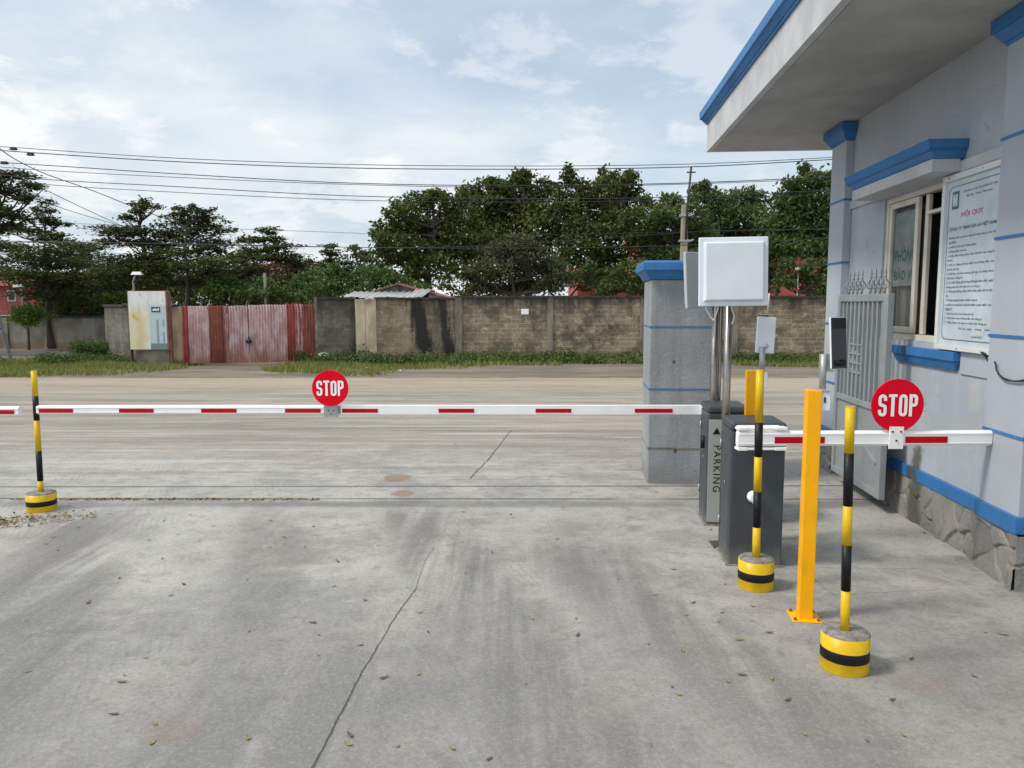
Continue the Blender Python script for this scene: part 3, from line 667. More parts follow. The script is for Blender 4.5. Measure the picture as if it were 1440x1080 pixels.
# ------------------------------------------------------------------ weathered light box on its wall
sY = WL2[1] - .55
sx0, sz1 = P(179, 409, sY)[0], P(179, 409, sY)[2]; sx1, sz0 = P(234, 409, sY)[0], P(234, 492, sY)[2]
sb = thing('light_box_sign', 'weathered white and yellow light box sign standing against the wall', 'sign', (sx0, sY, 0))
W_, H_ = sx1 - sx0, sz1 - sz0
m = M('faded_sign_face', .5); X_, Z_ = m.x / W_, (m.z - sz0) / H_
n1 = m.noise(6, 6, .65, sz=.5); n2 = m.noise(14, 5, .7, off=3, sz=.4); n3 = m.noise(3, 4, .6, off=8)
k = m.mix(n1.smooth(.35, .65), (.66, .68, .66), (.78, .79, .76))
yl = (X_ + (n3 - .5) * .5).smooth(.62, .40) * (Z_ + (n1 - .5) * .3).smooth(.82, .55)
k = m.mix(yl * .7, k, (.66, .60, .32)); k = m.mix((X_ - .28 + (n3 - .5) * .3).abs().smooth(.16, .02) * yl * .5, k, (.62, .44, .20))
k = m.mix(X_.gt(.535) * Z_.smooth(.80, .72) * .85, k, (.42, .54, .60))
k = m.mix(X_.gt(.54) * Z_.smooth(.115, .105), k, (.15, .23, .25))
g1 = (X_ - .74).abs().smooth(.035, .025) * Z_.smooth(.53, .50) * Z_.smooth(.10, .12); g2 = (X_ - .89).abs().smooth(.028, .018) * Z_.smooth(.53, .50) * Z_.smooth(.10, .12) * (Z_ - .345).abs().smooth(.03, .05)
k = m.mix(g1.max(g2) * .75, k, (.16, .24, .26))
k = m.mix(n2.smooth(.57, .63) * Z_.smooth(.72, .82) * Z_.smooth(.99, .93) * .75, k, (.32, .36, .36))
k = m.mix(n1.smooth(.6, .75) * .3, k, (.5, .45, .35))
m.color(k); SFACE = m.m
mb = MB(); mb.box(0, W_, 0, .22, sz0, sz1); mb.build('case', paint('sign_case', (.30, .13, .09), .7, var=.3, grime=(.16, .08, .05)), sb, bevel=.01)
mb = MB(); mb.box(.012, W_ - .035, -.012, -.001, sz0 + .012, sz1 - .012); mb.build('face', SFACE, sb)
mb = MB(); mb.box(W_ * .60, W_ * .82, -.02, -.0135, sz0 + H_ * .64, sz0 + H_ * .73); pl_ = mb.build('number_plate', paint('plate_dark', (.06, .055, .10), .5), sb)
mb = MB()
for i in range(4): mb.box(W_ * (.635 + i * .043), W_ * (.665 + i * .043), -.024, -.0205, sz0 + H_ * .665, sz0 + H_ * (.695 + .012 * (i % 2)))
mb.build('plate_marks', SWHT, sb)
mb = MB(); mb.prism([(W_ * .09, sz0 + H_ * .61), (W_ * .14, sz0 + H_ * .60), (W_ * .26, sz0 + H_ * .53), (W_ * .27, sz0 + H_ * .50), (W_ * .20, sz0 + H_ * .515), (W_ * .10, sz0 + H_ * .56)], 1, -.018, -.0135); mb.build('sticker', paint('sticker_yellow', (.55, .50, .06), .5, grime=(.1, .09, .05), gs=30), sb)
RPOST = paint('rusty_post', (.17, .085, .06), .8, var=.3)
mb = MB(); mb.box(-.035, -.001, .04, .18, 0, sz1 - .05); mb.build('post', RPOST, sb)
mb = MB(); mb.box(W_ + .001, W_ + .04, .04, .18, 0, sz1 - .02); mb.build('post', RPOST, sb)
mb = MB(); mb.box(.1, W_ - .05, .1, .24, 0, sz0 - .03); mb.build('base_block', GPIER, sb)

# stump and litter
g = G(456, 511); mb = MB(); mb.lathe([(.17, 0), (.19, .12), (.16, .25), (.08, .31), (.02, .32)], 0, 0, 14); o = mb.build('stone', paint('pale_stone', (.34, .33, .27), .95, var=.3, gs=9, bump=.8), None, loc=(g[0], g[1] - .1, 0))
tag(o, 'round pale stone at the right foot of the rusty gate', 'stone')
LIT = paint('white_litter', (.7, .7, .68), .7, var=.1)
for i, (px, py, s_, lab) in enumerate(((145, 512, .26, 'flat white rubbish bag lying on the verge grass under the round bush'), (105, 502, .10, 'white scrap lying on the grass left of the round bush'), (1140, 503, .20, 'white rubbish piece at the wall foot near the guard house'), (563, 521, .07, 'tiny white scrap on the dirt beyond the barrier sign'), (517, 517, .06, 'tiny white scrap on the grass right of the barrier sign'), (1095, 512, .08, 'small white scrap on the dirt left of the guard house'))):
    g = G(px, py); mb = MB(); k_ = 9
    vs = [(s_ * cos(2 * pi * j / k_) * random.uniform(.6, 1), s_ * .6 * sin(2 * pi * j / k_) * random.uniform(.6, 1), 0) for j in range(k_)]
    vs += [(v[0] * .55, v[1] * .55, s_ * random.uniform(.2, .38)) for v in vs]
    mb.add(vs, [tuple(range(k_, 2 * k_))] + [(j, (j + 1) % k_, (j + 1) % k_ + k_, j + k_) for j in range(k_)])
    tag(mb.build('litter', LIT, None, loc=(g[0], g[1], -.005)), lab, 'litter', 'white scraps of litter on the verge')

# ------------------------------------------------------------------ shed with tin roof, red houses
TIN = paint('tin_sheet', (.36, .37, .36), .5, metal=.2, var=.15, gs=3)
TILE = paint('old_tiles', (.16, .10, .08), .85, var=.35, gs=3)
Ys = 25.0
sh = thing('tin_roof_shed', 'small shed with tin and red gable roof behind the block wall', 'shed', (P(555, 430, Ys)[0], Ys, 0))
def sx(px, py, Yd=Ys): q = P(px, py, Yd); return (q[0] - sh.location.x, q[2])
ap = sx(560, 398); el = sx(478, 422); er = sx(642, 421); hw = el[1]
mb = MB(); mb.box(el[0] + .25, er[0] - .3, .3, 3.6, 0, hw + .05); mb.prism([(el[0] + .3, hw), (er[0] - .3, hw), (ap[0], ap[1] - .06)], 1, .31, 3.59); mb.build('wall', GPIER, sh)
mb = MB()
mb.prism([(el[0], el[1]), (ap[0], ap[1]), (ap[0], ap[1] - .05), (el[0], el[1] - .05)], 1, 0.0, 3.9)
mb.build('roof', TILE, sh)
mb = MB(); mb.prism([(ap[0] + .001, ap[1]), (er[0], er[1]), (er[0], er[1] - .05), (ap[0] + .001, ap[1] - .05)], 1, 0.0, 3.9); mb.build('roof', paint('red_roof_side', (.33, .11, .09), .7, var=.3), sh)
a_, b_ = sx(497, 409), sx(608, 409); c_, d_ = sx(490, 419), sx(597, 421)
mb = MB(); n = 60; vs = []
for i in range(n + 1):
    f = i / n; zz_ = .02 * sin(i * 1.35)
    vs += [(a_[0] * (1 - f) + b_[0] * f, .02, a_[1] + zz_ - (.02 if f < .8 else -.06)), (c_[0] * (1 - f) + d_[0] * f, -.75, c_[1] + zz_ + .03 * sin(f * 14))]
mb.add(vs, [(2 * i, 2 * i + 1, 2 * i + 3, 2 * i + 2) for i in range(n)], 0, True); o = mb.build('tin_awning', TIN, sh)
md = o.modifiers.new('s', 'SOLIDIFY'); md.thickness = .01
mb = MB(); p1, p2, p3 = sx(525, 410), sx(598, 410), sx(560, 400.5); mb.prism([p1, p2, p3], 1, .24, .29); mb.build('gable_board', paint('gable_grey', (.22, .23, .25), .7), sh)
mb = MB(); q = sx(560, 410); mb.box(q[0] - .03, q[0] + .03, .18, .235, q[1] - .05, ap[1] - .08); mb.build('king_post', TILE, sh)
mb = MB(); p1, p2, p3 = sx(602, 420), sx(633, 420.5), sx(603, 411); mb.prism([p1, p2, p3], 1, .1, .16); mb.build('gable_board', FASC, sh)

PINK = paint('pink_render', (.33, .085, .08), .8, var=.15, gs=1.5); RROOF = paint('red_roof', (.24, .035, .03), .6, var=.15); CORAL = paint('coral_render', (.40, .085, .065), .8, var=.15, gs=1.5)
def house(name, label, x0p, x1p, top_py, Yd, wallm, roofm, eav, wins, base_py=428):
    x0, x1 = P(x0p, 428, Yd)[0], P(x1p, 428, Yd)[0]; zt = P(0, top_py, Yd)[2]; ze = P(0, eav, Yd)[2]
    t = thing(name, label, 'house', (x0, Yd, 0)); L = x1 - x0
    mb = MB(); mb.box(0, L, 0, 7, -.05, ze); mb.build('wall', wallm, t)
    mb = MB(); mb.prism([(-.4, ze + .002), (7.4, ze + .002), (3.5, zt)], 0, -.4, L + .4)
    mb.build('roof', roofm, t)
    for (a0, a1, b0, b1) in wins:
        wx0, wx1 = P(a0, 428, Yd)[0] - x0, P(a1, 428, Yd)[0] - x0; z1, z0 = P(0, b0, Yd)[2], P(0, b1, Yd)[2]
        mb = MB(); mb.box(wx0, wx1, -.06, -.002, z0, z1); f = mb.build('window', FASC, t)
        mb = MB(); mb.box(wx0 + .08, wx1 - .08, -.09, -.061, z0 + .08, z1 - .08); mb.build('pane', SCREEN, f)
    return t
house('red_house', 'pink and red house showing through the trees at far left', -140, 62, 378, 38., PINK, RROOF, 402, [(-20, -4, 408, 425), (12, 24, 408, 424)])
hl = MB(); q = P(-140, 443, 37.8); hl.box(q[0], P(40, 443, 37.8)[0], 37.6, 37.9, 0, P(0, 443, 37.8)[2]); tag(hl.build('garden_wall', FASC), 'white line of garden wall below the pink house at far left', 'garden wall')
house('red_house', 'small red house glimpsed between the light box and tiered trees', 80, 150, 386, 40., CORAL, RROOF, 396, [(100, 110, 402, 415)])
house('red_house', 'house with a bright red roof between the gate trees', 335, 442, 366, 46., paint('orange_render', (.30, .12, .07), .8), RROOF, 390, [(350, 360, 396, 410)])
house('red_house', 'low coral red house seen behind the long block wall', 812, 900, 372, 42., CORAL, CORAL, 384, [(880, 890, 394, 410)])
house('red_house', 'long coral red house partly hidden behind the antenna and trees', 905, 1230, 318, 46., CORAL, CORAL, 338, [(1000, 1012, 380, 400), (1119, 1126, 375, 381), (1180, 1195, 360, 385)])

# street lamps and thin poles beyond
def lamp(label, px, top_py, Yd, bend=1, base_py=None):
    q = P(px, top_py, Yd); t = thing('street_lamp', label, 'street lamp', (q[0], Yd, 0), 0, 'lamps behind the trees')
    mb = MB(); mb.tube([(0, 0, 0), (0, 0, q[2] - .35), (bend * .1, 0, q[2] - .1)], [.06, .045, .03], 8); mb.build('pole', GALV, t)
    mb = MB(); mb.frustum((-.05, .35, -.1, .1), (0, .28, -.06, .06), q[2] - .14, q[2] - .03); o_ = mb.build('lamp_head', SWHT, t, bevel=.01)
    if bend < 0: o_.scale.x = -1
lamp('white headed street lamp rising behind the light box', 187, 381, 27)
lamp('slim white street lamp in front of the pink house', 31, 399, 31, -1)
q = P(372.5, 384, 26); mb = MB(); mb.tube([(0, 0, 0), (0, 0, q[2])], [.07, .055], 8); tag(mb.build('concrete_post', PBARK, None, loc=(q[0], 26, 0)), 'thin pale concrete post behind the right leaf of the rusty gate', 'post')
q = P(1123, 378, 27); mb = MB(); mb.box(-.11, .11, -.03, .03, -.04, .04); mb.tube([(0, .03, -.02), (0, .06, -.9 - q[2] + .95)], .02, 6); tag(mb.build('lamp', SWHT, None, loc=q), 'tiny white lamp among dark leaves right of the antenna', 'lamp')

# ------------------------------------------------------------------ utility pole, pylon, wires
UY = 20.3
q0, q1 = P(958, 505, UY), P(958, 288, UY)
up_ = thing('utility_pole', 'pale concrete utility pole with leaning iron extension behind the pillar', 'utility pole', (q0[0], UY, 0))
mb = MB(); mb.frustum((-.10, .10, -.08, .08), (-.075, .075, -.065, .065), -.05, q1[2])
mb.build('pole', paint('pole_concrete', (.34, .31, .23), .9, var=.15, grime=(.2, .18, .14)), up_, bevel=.01)
e = P(971, 235, UY); mb = MB(); ex = e[0] - q0[0]
mb.tube([(.03, -.09, q1[2] - .9), (.05, -.09, q1[2] - .05), (ex, -.09, e[2])], [.03, .03, .028], 6); mb.box(ex - .11, ex + .11, -.11, -.07, e[2] - .16, e[2] - .13); mb.build('iron_extension', CABLE_B, up_)
for z in (q1[2] - .3, q1[2] - .95, q1[2] - 2.0):
    mb = MB(); mb.box(-.12, .12, -.10, .10, z, z + .06); mb.tube([(.1, -.11, z), (.22, -.16, z + .05)], .02, 6); mb.build('clamp', GALV, up_)
# lattice pylon at the left edge
PX = P(-78, 428, 20.3)[0]
py_ = thing('lattice_pylon', 'grey steel lattice pylon leg at the extreme left edge', 'pylon', (PX, 20.3, 0))
mb = MB(); hb, ht_, zt = 1.02, .16, 6.6
PYL = paint('dull_steel', (.20, .19, .175), .7, var=.2)
for sx_, sy_ in ((-1, -1), (1, -1), (1, 1), (-1, 1)):
    mb2 = MB(); mb2.tube([(sx_ * hb, sy_ * hb, -.05), (sx_ * ht_, sy_ * ht_, zt)], .055, 4, smooth=False); mb2.build('leg', PYL, py_)
for f_ in range(4):
    c4 = [(-1, -1), (1, -1), (1, 1), (-1, 1)]; A, B = c4[f_], c4[(f_ + 1) % 4]
    for i in range(7):
        z0_, z1_ = zt * i / 7, zt * (i + 1) / 7; r0 = hb + (ht_ - hb) * i / 7; r1 = hb + (ht_ - hb) * (i + 1) / 7
        mb.tube([(A[0] * r0, A[1] * r0, z0_), (B[0] * r1, B[1] * r1, z1_)], .022, 4, smooth=False); mb.tube([(B[0] * r0, B[1] * r0, z0_), (A[0] * r1, A[1] * r1, z1_)], .022, 4, smooth=False)
mb.build('bracing', PYL, py_)
mb = MB()
for z in (5.0, 5.5, 5.9): mb.box(-.2, 1.3, -.05, .05, z, z + .07)
mb.build('cross_arm', GALV, py_)
def smooth_path(pts, k=6):
    pts = [np.array(p, float) for p in pts]; out = []
    for i in range(len(pts) - 1):
        p0 = pts[max(i - 1, 0)]; p1 = pts[i]; p2 = pts[i + 1]; p3 = pts[min(i + 2, len(pts) - 1)]
        for j in range(k):
            t = j / k; out.append(.5 * (2 * p1 + (p2 - p0) * t + (2 * p0 - 5 * p1 + 4 * p2 - p3) * t * t + (3 * p1 - p0 - 3 * p2 + p3) * t ** 3))
    out.append(pts[-1]); return out
def wire(label, pts, Yd=20.0, r=.010, Y2=None):
    Y2 = Y2 or Yd; n = len(pts); pp = []
    for i, (px, py) in enumerate(pts): pp.append(P(px, py, Yd + (Y2 - Yd) * i / (n - 1)))
    mb = MB(); mb.tube(smooth_path(pp), r, 5); return tag(mb.build('power_line', CABLE_B), label, 'overhead wire', 'overhead wires across the sky')
wire('topmost overhead wire, first of the upper close pair', [(-40, 203), (0, 206), (240, 222), (480, 231), (720, 233.5), (960, 231), (1175, 221), (1500, 200)], r=.009)
wire('overhead wire just under the topmost one, thick and dark', [(-40, 207), (0, 211.5), (240, 227), (480, 236), (720, 238), (960, 235), (1175, 224), (1500, 204)], r=.012)
wire('upper wire of the second overhead pair', [(-40, 222), (0, 228), (120, 236), (240, 244), (480, 257), (720, 261), (960, 257.5), (1175, 248), (1500, 230)], r=.011)
wire('lower wire of the second overhead pair', [(-40, 230), (40, 238), (240, 249), (480, 259), (720, 263.5), (960, 259), (1175, 250.5), (1500, 233)], r=.008)
wire('upper wire of the third overhead pair, passing into the grove', [(-40, 240), (60, 252), (240, 262), (480, 275), (720, 279.5), (960, 277), (1175, 267), (1500, 250)], r=.010)
wire('lower wire of the third overhead pair, passing into the grove', [(-40, 246), (60, 259), (240, 270), (480, 281), (720, 284.5), (960, 281), (1175, 273), (1500, 256)], r=.008)
wire('thin low overhead wire dipping across the trees', [(-40, 338), (130, 341), (430, 347), (640, 347), (850, 335), (1000, 325), (1175, 321), (1500, 310)], Yd=21.5, r=.008)
wire('lowest dark overhead wire across the tree crowns', [(-40, 340), (240, 342.5), (480, 347.5), (620, 349), (900, 347), (1175, 335)], r=.010)
wire('faint high telephone wire behind the tiered trees', [(90, 314), (300, 321), (480, 327), (560, 330), (760, 330), (1175, 322)], Yd=22.5, r=.006)
wire('steep overhead wire slanting down to the tiered trees, uppermost of three', [(-5, 205), (18, 222), (60, 243), (130, 268), (190, 292), (240, 310)], Yd=20., Y2=27, r=.013)
wire('middle of the three wires slanting down at left', [(20, 245), (68, 269), (120, 294), (170, 317), (200, 330)], Yd=20.5, Y2=27, r=.010)
wire('lowest of the three wires slanting down at left', [(0, 256), (38, 274), (100, 297), (170, 317.5), (200, 326)], Yd=20.5, Y2=27, r=.009)
wire('pale low wire crossing in front of the coral house', [(880, 386), (1000, 380), (1100, 374), (1175, 372), (1400, 366)], Yd=21.0, r=.008)
for (px, py, lab) in ((19, 209, 'black wire clamp nearest the pylon on the upper wire pair'), (43, 217, 'black wire clamp farther along the upper wire pair'), (6, 229, 'black wire clamp on the second wire pair at the left edge')):
    q = P(px, py, 20.0); mb = MB(); mb.box(-.07, .07, -.04, .04, -.035, .035); mb.tube([(-.12, 0, -.02), (.12, 0, -.02)], .012, 5); tag(mb.build('wire_clamp', CABLE_B, None, loc=q, bevel=.005), lab, 'wire clamp', 'clamps on the overhead wires')

# ------------------------------------------------------------------ gate pillar
A4 = R(4.4)
g = G(910, 680); pz = P(911, 372, g[1])[2]
pw_ = .61
pt_ = thing('gate_pillar', 'square grey rendered gate pillar with stepped blue cap', 'pillar', (g[0], g[1], 0), -A4)
m = M('pillar_render', .85); n1 = m.noise(2.2, 6, .6, sz=.6); n2 = m.noise(110, 4, .7, off=3); n3 = m.noise(1.6, 5, .6, sx=2.4, sz=.3, off=6)
k = m.mix(n1.smooth(.35, .65), (.30, .32, .34), (.40, .42, .445)); k = m.mix(n3.smooth(.50, .66) * .65, k, (.25, .265, .275)); k = m.mix(n2.smooth(.48, .66) * .6, k, (.19, .20, .205)); k = m.mix(m.noise(45, 4, .7, off=13).smooth(.56, .68) * .35, k, (.52, .54, .56))
k = m.mix((m.z + (n1 - .5) * .3).smooth(.25, .02) * .6, k, (.24, .24, .235))
for (cx_, cz_, rr_) in ((.22, 1.13, .016), (.25, .31, .020), (.60, .52, .012)):
    d = (((m.x - cx_).pow(2.0)) + ((m.z - cz_) * .8).pow(2.0)).pow(.5) + (m.noise(30, 2, .5) - .5) * .012
    k = m.mix(d.smooth(rr_, rr_ * .7) * .85, k, (.07, .07, .075))
m.color(k).bump(n2 + m.noise(45, 4, .7, off=13), 1.0, .012); PREN = m.m
zc = P(911, 393, g[1])[2]
mb = MB(); mb.box(0, pw_, 0, pw_, -.02, zc); mb.build('shaft', PREN, pt_, bevel=.012)
for py in (459.5, 547, 630):
    z = P(911, py, g[1])[2]; mb = MB(); mb.box(-.004, pw_ + .004, -.004, pw_ + .004, z - .006, z + .006)
    mb.build('painted_line', BLUE if py < 600 else GPIER, pt_)
mb = MB(); c0 = zc + .001
def ring(o_): return (-o_, pw_ + o_, -o_, pw_ + o_)
mb.frustum(ring(.015), ring(.02), c0, c0 + .012); mb.frustum(ring(.02), ring(.065), c0 + .012, c0 + .078); mb.frustum(ring(.08), ring(.08), c0 + .078, c0 + .145); mb.frustum(ring(.08), ring(.06), c0 + .145, c0 + .165)
mb.build('cap', BLUE, pt_, bevel=.004)

# ------------------------------------------------------------------ barriers
def boom_mesh(L, h=.085, d=.05, stripes=(), ends=True, groove=True):
    """runs along +x from 0; stripes = (x0,x1) red reflectors on both faces"""
    b_ = .012; prof = [(-d / 2, -h / 2 + b_), (-d / 2 + b_, -h / 2), (d / 2 - b_, -h / 2), (d / 2, -h / 2 + b_), (d / 2, h / 2 - b_), (d / 2 - b_, h / 2), (-d / 2 + b_, h / 2), (-d / 2, h / 2 - b_)]
    mb = MB(); mb.prism(prof, 0, 0, L)
    mb.box(0.002, L - .002, -d / 2 - .003, -d / 2 - .0002, h / 2 - .020, h / 2 - .014); mb.box(0.002, L - .002, -d / 2 - .003, -d / 2 - .0002, -h / 2 + .014, -h / 2 + .019)
    return mb
def reflectors(sts, h, d, parent):
    for (a, b) in sts:
        mb = MB()
        for s_ in (-1, 1):
            y = s_ * (d / 2 + .0035); mb.box(a, b, min(y, y - s_ * .003), max(y, y - s_ * .003), -h * .30, h * .14)
        mb.build('reflector', RED, parent)
def ribbon(mb, pts, w_, y):
    pts = [np.array(p, float) for p in pts]; n = len(pts); L_, R_ = [], []
    for i in range(n):
        d = pts[min(i + 1, n - 1)] - pts[max(i - 1, 0)]; d /= np.linalg.norm(d); nn_ = np.array((-d[1], d[0])) * w_ / 2
        L_.append(pts[i] + nn_); R_.append(pts[i] - nn_)
    vs = [(p[0], y, p[1]) for p in L_] + [(p[0], y, p[1]) for p in R_]
    mb.add(vs, [(i, i + 1, i + 1 + n, i + n) for i in range(n - 1)])
def arc(cx, cz, rx_, rz_, a0, a1, k=8): return [(cx + rx_ * cos(R(a0 + (a1 - a0) * i / k)), cz + rz_ * sin(R(a0 + (a1 - a0) * i / k))) for i in range(k + 1)]
def stop_letters(mb, W, Hh, y):
    """condensed heavy capitals"""
    g_ = W * .045; lw = (W - 3 * g_) / 4; t = lw * .36; x = -W / 2; r_ = (lw - t) / 2; hh = Hh / 2 - t / 2
    cx = x + lw / 2
    s_ = arc(cx, hh - r_, r_, r_, 0, 180) + arc(cx, r_ * .9, r_, r_ * .9, 180, 235, 4) + arc(cx, -r_ * .9, r_, r_ * .9, 55, 0, 4) + arc(cx, -hh + r_, r_, r_, 0, -180)
    ribbon(mb, [(cx + r_, hh - r_ - Hh * .10)] + s_ + [(cx - r_, -hh + r_ + Hh * .10)], t, y)
    x += lw + g_; cx = x + lw / 2
    ribbon(mb, [(x, Hh / 2 - t * .45), (x + lw, Hh / 2 - t * .45)], t * .9, y); ribbon(mb, [(cx, Hh / 2 - t * .9), (cx, -Hh / 2)], t * 1.1, y)
    x += lw + g_; cx = x + lw / 2
    o_ = arc(cx, hh - r_, r_, r_, 0, 180) + arc(cx, -hh + r_, r_, r_, 180, 360); ribbon(mb, o_ + [(cx + r_, 0), (cx + r_, hh - r_)], t, y)
    x += lw + g_; ribbon(mb, [(x + t / 2, Hh / 2), (x + t / 2, -Hh / 2)], t, y)
    b_ = Hh * .27; ribbon(mb, [(x + t, hh)] + arc(x + lw - t / 2 - r_ * .8, hh - r_ * .8, r_ * .8, r_ * .8, 90, 0) + arc(x + lw - t / 2 - r_ * .8, hh - b_ * 1.55 + r_ * .8, r_ * .8, r_ * .8, 0, -90) + [(x + t, hh - b_ * 1.55)], t, y)
def stop_sign(parent, x, y, z, r, th=.012):
    sg = MB(); n = 48
    sg.prism([(r * cos(2 * pi * k / n), r * sin(2 * pi * k / n)) for k in range(n)], 1, -th / 2, th / 2)
    o = sg.build('stop_sign', [SRED], parent, loc=(x, y, z), bevel=.003)
    mb = MB(); stop_letters(mb, r * 1.50, r * .84, -th / 2 - .002); mb.build('lettering', SWHT, o)
    return o
def cabinet(parent, w_, d_, h_, lock=True, rz=0):
    mb = MB(); mb.box(0, w_, 0, d_, .0, h_ - .055); cab = mb.build('cabinet', ANT, parent, bevel=.012, seg=3, rz=rz)
    mb = MB(); mb.box(-.004, w_ + .004, -.004, d_ + .004, h_ - .053, h_); mb.build('lid', ANT, parent, bevel=.018, seg=3, rz=rz)
    mb = MB(); mb.tube([(-.004, d_ * .45, h_ * .55), (-.006, d_ * .45, h_ * .55)], .011, 10); mb.build('key_lock', GALV, cab)
    if lock:
        mb = MB(); mb.tube([(-.007, d_ * .45, h_ * .60 + .02), (-.007, d_ * .45, h_ * .72)], .022, 10); mb.build('lock', BLK, parent, rz=rz)
    for (a_, b_, c_, e_) in ((.03, d_ - .03, .06, .063), (.03, d_ - .03, h_ - .11, h_ - .107), (.03, .033, .0635, h_ - .1105), (d_ - .033, d_ - .03, .0635, h_ - .1105)):
        mb = MB(); mb.box(-.0012, -.0002, a_, b_, c_, e_); mb.build('door_seam', CABLE_B, cab)
    for z_ in (.18, h_ - .22):
        mb = MB(); mb.tube([(-.006, d_ - .031, z_), (-.006, d_ - .031, z_ + .06)], .006, 8); mb.build('hinge', GALV, cab)
    mb = MB(); mb.box(-.012, w_ + .012, -.012, d_ + .012, -.002, .010); mb.build('plinth_frame', RUBBLE, cab)
    return cab
# front barrier
fL, fR = G(1023, 795), G(1096.5, 795); hF = P(1024, 594, fL[1])[2]
fb = thing('barrier_gate', 'front dark grey barrier cabinet with a short striped arm pointing right', 'barrier gate', fL, R(1.0), 'barrier gates at the site entrance')
fcab = cabinet(fb, fR[0] - fL[0], .35, hF, lock=False, rz=-R(6.5))
by = -.085
z0 = P(1035, 616.5, fL[1] + by)[2]; x0b = P(1036, 616, fL[1] + by)[0] - fL[0]; x1b = P(1393, 616, fL[1] + by + .02)[0] - fL[0]
Lb = x1b - x0b; sc = (fL[1] + by) / F
bo = boom_mesh(Lb, .092, .05).build('boom', WHT, fb, loc=(x0b, by, z0), bevel=.002)
st = [((px0 - 1036) * sc, (px1 - 1036) * sc * .995) for px0, px1 in ((1088, 1160), (1275, 1337))]
reflectors(st, .092, .05, bo)
# clamp around the boom root
mb = MB()
for s_ in (1, -1):
    zz_ = z0 + s_ * .062; mb.box(x0b - .005, x0b + .30, by - .028, by - .010, zz_ - .007, zz_ + .007); mb.box(x0b - .005, x0b + .30, by + .012, by + .03, zz_ - .007, zz_ + .007)
    mb.box(x0b, x0b + .06, by - .03, by + .032, zz_ - .010, zz_ + .010); mb.box(x0b + .23, x0b + .30, by - .03, by + .032, zz_ - .010, zz_ + .010)
mb.box(x0b + .01, x0b + .27, by + .027, by + .045, z0 - .075, z0 + .075); mb.build('boom_clamp', WHT, fb, bevel=.003)
mb = MB(); mb.tube([(x0b + .14, by + .04, z0), (x0b + .14, .01, z0)], .04, 16); mb.build('spindle', STEEL, fb)
xs_ = P(1262, 571, fL[1] + by - .05)[0] - fL[0]; zs_ = P(1262, 571, fL[1] + by - .05)[2]; rs = 37.5 * (fL[1] + by - .1) / F
xs_ += 4 * sc; stop_sign(fb, xs_, by - .028, zs_, rs * 1.02)
def plate(parent, x, y, z0_, z1_, hw_=.044, mt=None):
    mb = MB(); mb.box(x - hw_, x + hw_, y - .008, y, z0_, z1_); o = mb.build('sign_plate', mt or WHT, parent, bevel=.001)
    for (dx, dz) in ((-.026, -.03), (.026, -.03), (0, -.085)):
        mb = MB(); mb.box(x + dx - .005, x + dx + .005, y - .013, y - .0075, z1_ + dz - .005, z1_ + dz + .005); mb.build('rivet', CABLE_B, o)
plate(fb, xs_, by - .0295, z0 - .062, z0 + .055 + .02)
mb = MB(); cx_ = P(1057, 697, fL[1])[0] - fL[0]; cz_ = P(1057, 697, fL[1])[2]
mb.tube([(0, 0, 0), (0, -.02, 0), (0, -.035, 0)], [.038, .036, .022], 18); mb.tube([(.01, -.01, -.02), (.012, -.03, -.03)], .022, 12); mb.build('release_cover', SWHT, fb, loc=(cx_, -.022, cz_))
# back barrier with the long arm
bL = G(992, 739); hB = P(992, 571, bL[1])[2]
bb = thing('barrier_gate', 'rear dark grey barrier cabinet marked PARKING with a long striped arm', 'barrier gate', bL, 0, 'barrier gates at the site entrance')
bw = 55 * bL[1] / F
cabinet(bb, bw, .36, hB, rz=-R(5.5))
mb = MB(); mb.box(.006, .156, -.007, -.001, .03, hB - .10); pn = mb.build('front_panel', PANEL, bb, bevel=.002, rz=-R(5.5))
ptx = (1004 - 992) * bL[1] / F
def zz_at(py): return P(1000, py, bL[1])[2]
me = text_mesh('PARKING', (692 - 625) * bL[1] / F, .052, spacing=1.25)
text('lettering', me, BLK, pn, (ptx + .008, -.009, (zz_at(625) + zz_at(692)) / 2), (R(90), R(90), 0))
mb = MB(); zt_, zb_ = zz_at(601), zz_at(610); mb.prism([(ptx - .026, zb_), (ptx + .026, zb_), (ptx, zt_)], 1, -.011, -.0072); mb.build('arrow', BLK, pn)
yb = .37 + .075
BY = bL[1] + yb
zb = P(700, 576, BY)[2]; scb = BY / F
xr = P(1010, 576, BY)[0] - bL[0]
def boom_x(px): return P(px, 576, BY)[0]
# the arm runs to the left: its own local frame starts at the far left tip
xl = boom_x(53)
Lb2 = boom_x(1012) - xl
bo = boom_mesh(boom_x(459) - xl, .072, .045); bo.box(boom_x(480) - xl, Lb2, -.0225, .0225, -.036, .036)
bo = bo.build('boom', WHT, bb, bevel=.003)
loc_ = np.array((xl - bL[0], BY - bL[1])); c3, s3 = 1.0, 0.0
bo.location = (loc_[0] * c3 - loc_[1] * s3, loc_[0] * s3 + loc_[1] * c3, zb)
st = [(boom_x(a_) - xl, boom_x(b_) - xl) for a_, b_ in ((57, 105), (169.5, 218), (284.5, 334), (402, 452), (482, 532), (617, 667), (753, 803), (892, 945))]
reflectors(st, .072, .045, bo)
mb = MB(); mb.box(boom_x(455) - xl, boom_x(484) - xl, -.017, .017, -.03, .03); mb.build('arm_joint', GALV, bo)
xs2 = boom_x(467) - xl; zs2 = P(467, 545, BY)[2] - zb; rs2 = 25.5 * scb
mb = MB(); mb.box(xs2 - .055, xs2 + .055, -.040, -.032, -.052, .06); pl_ = mb.build('sign_plate', GALV, bo)
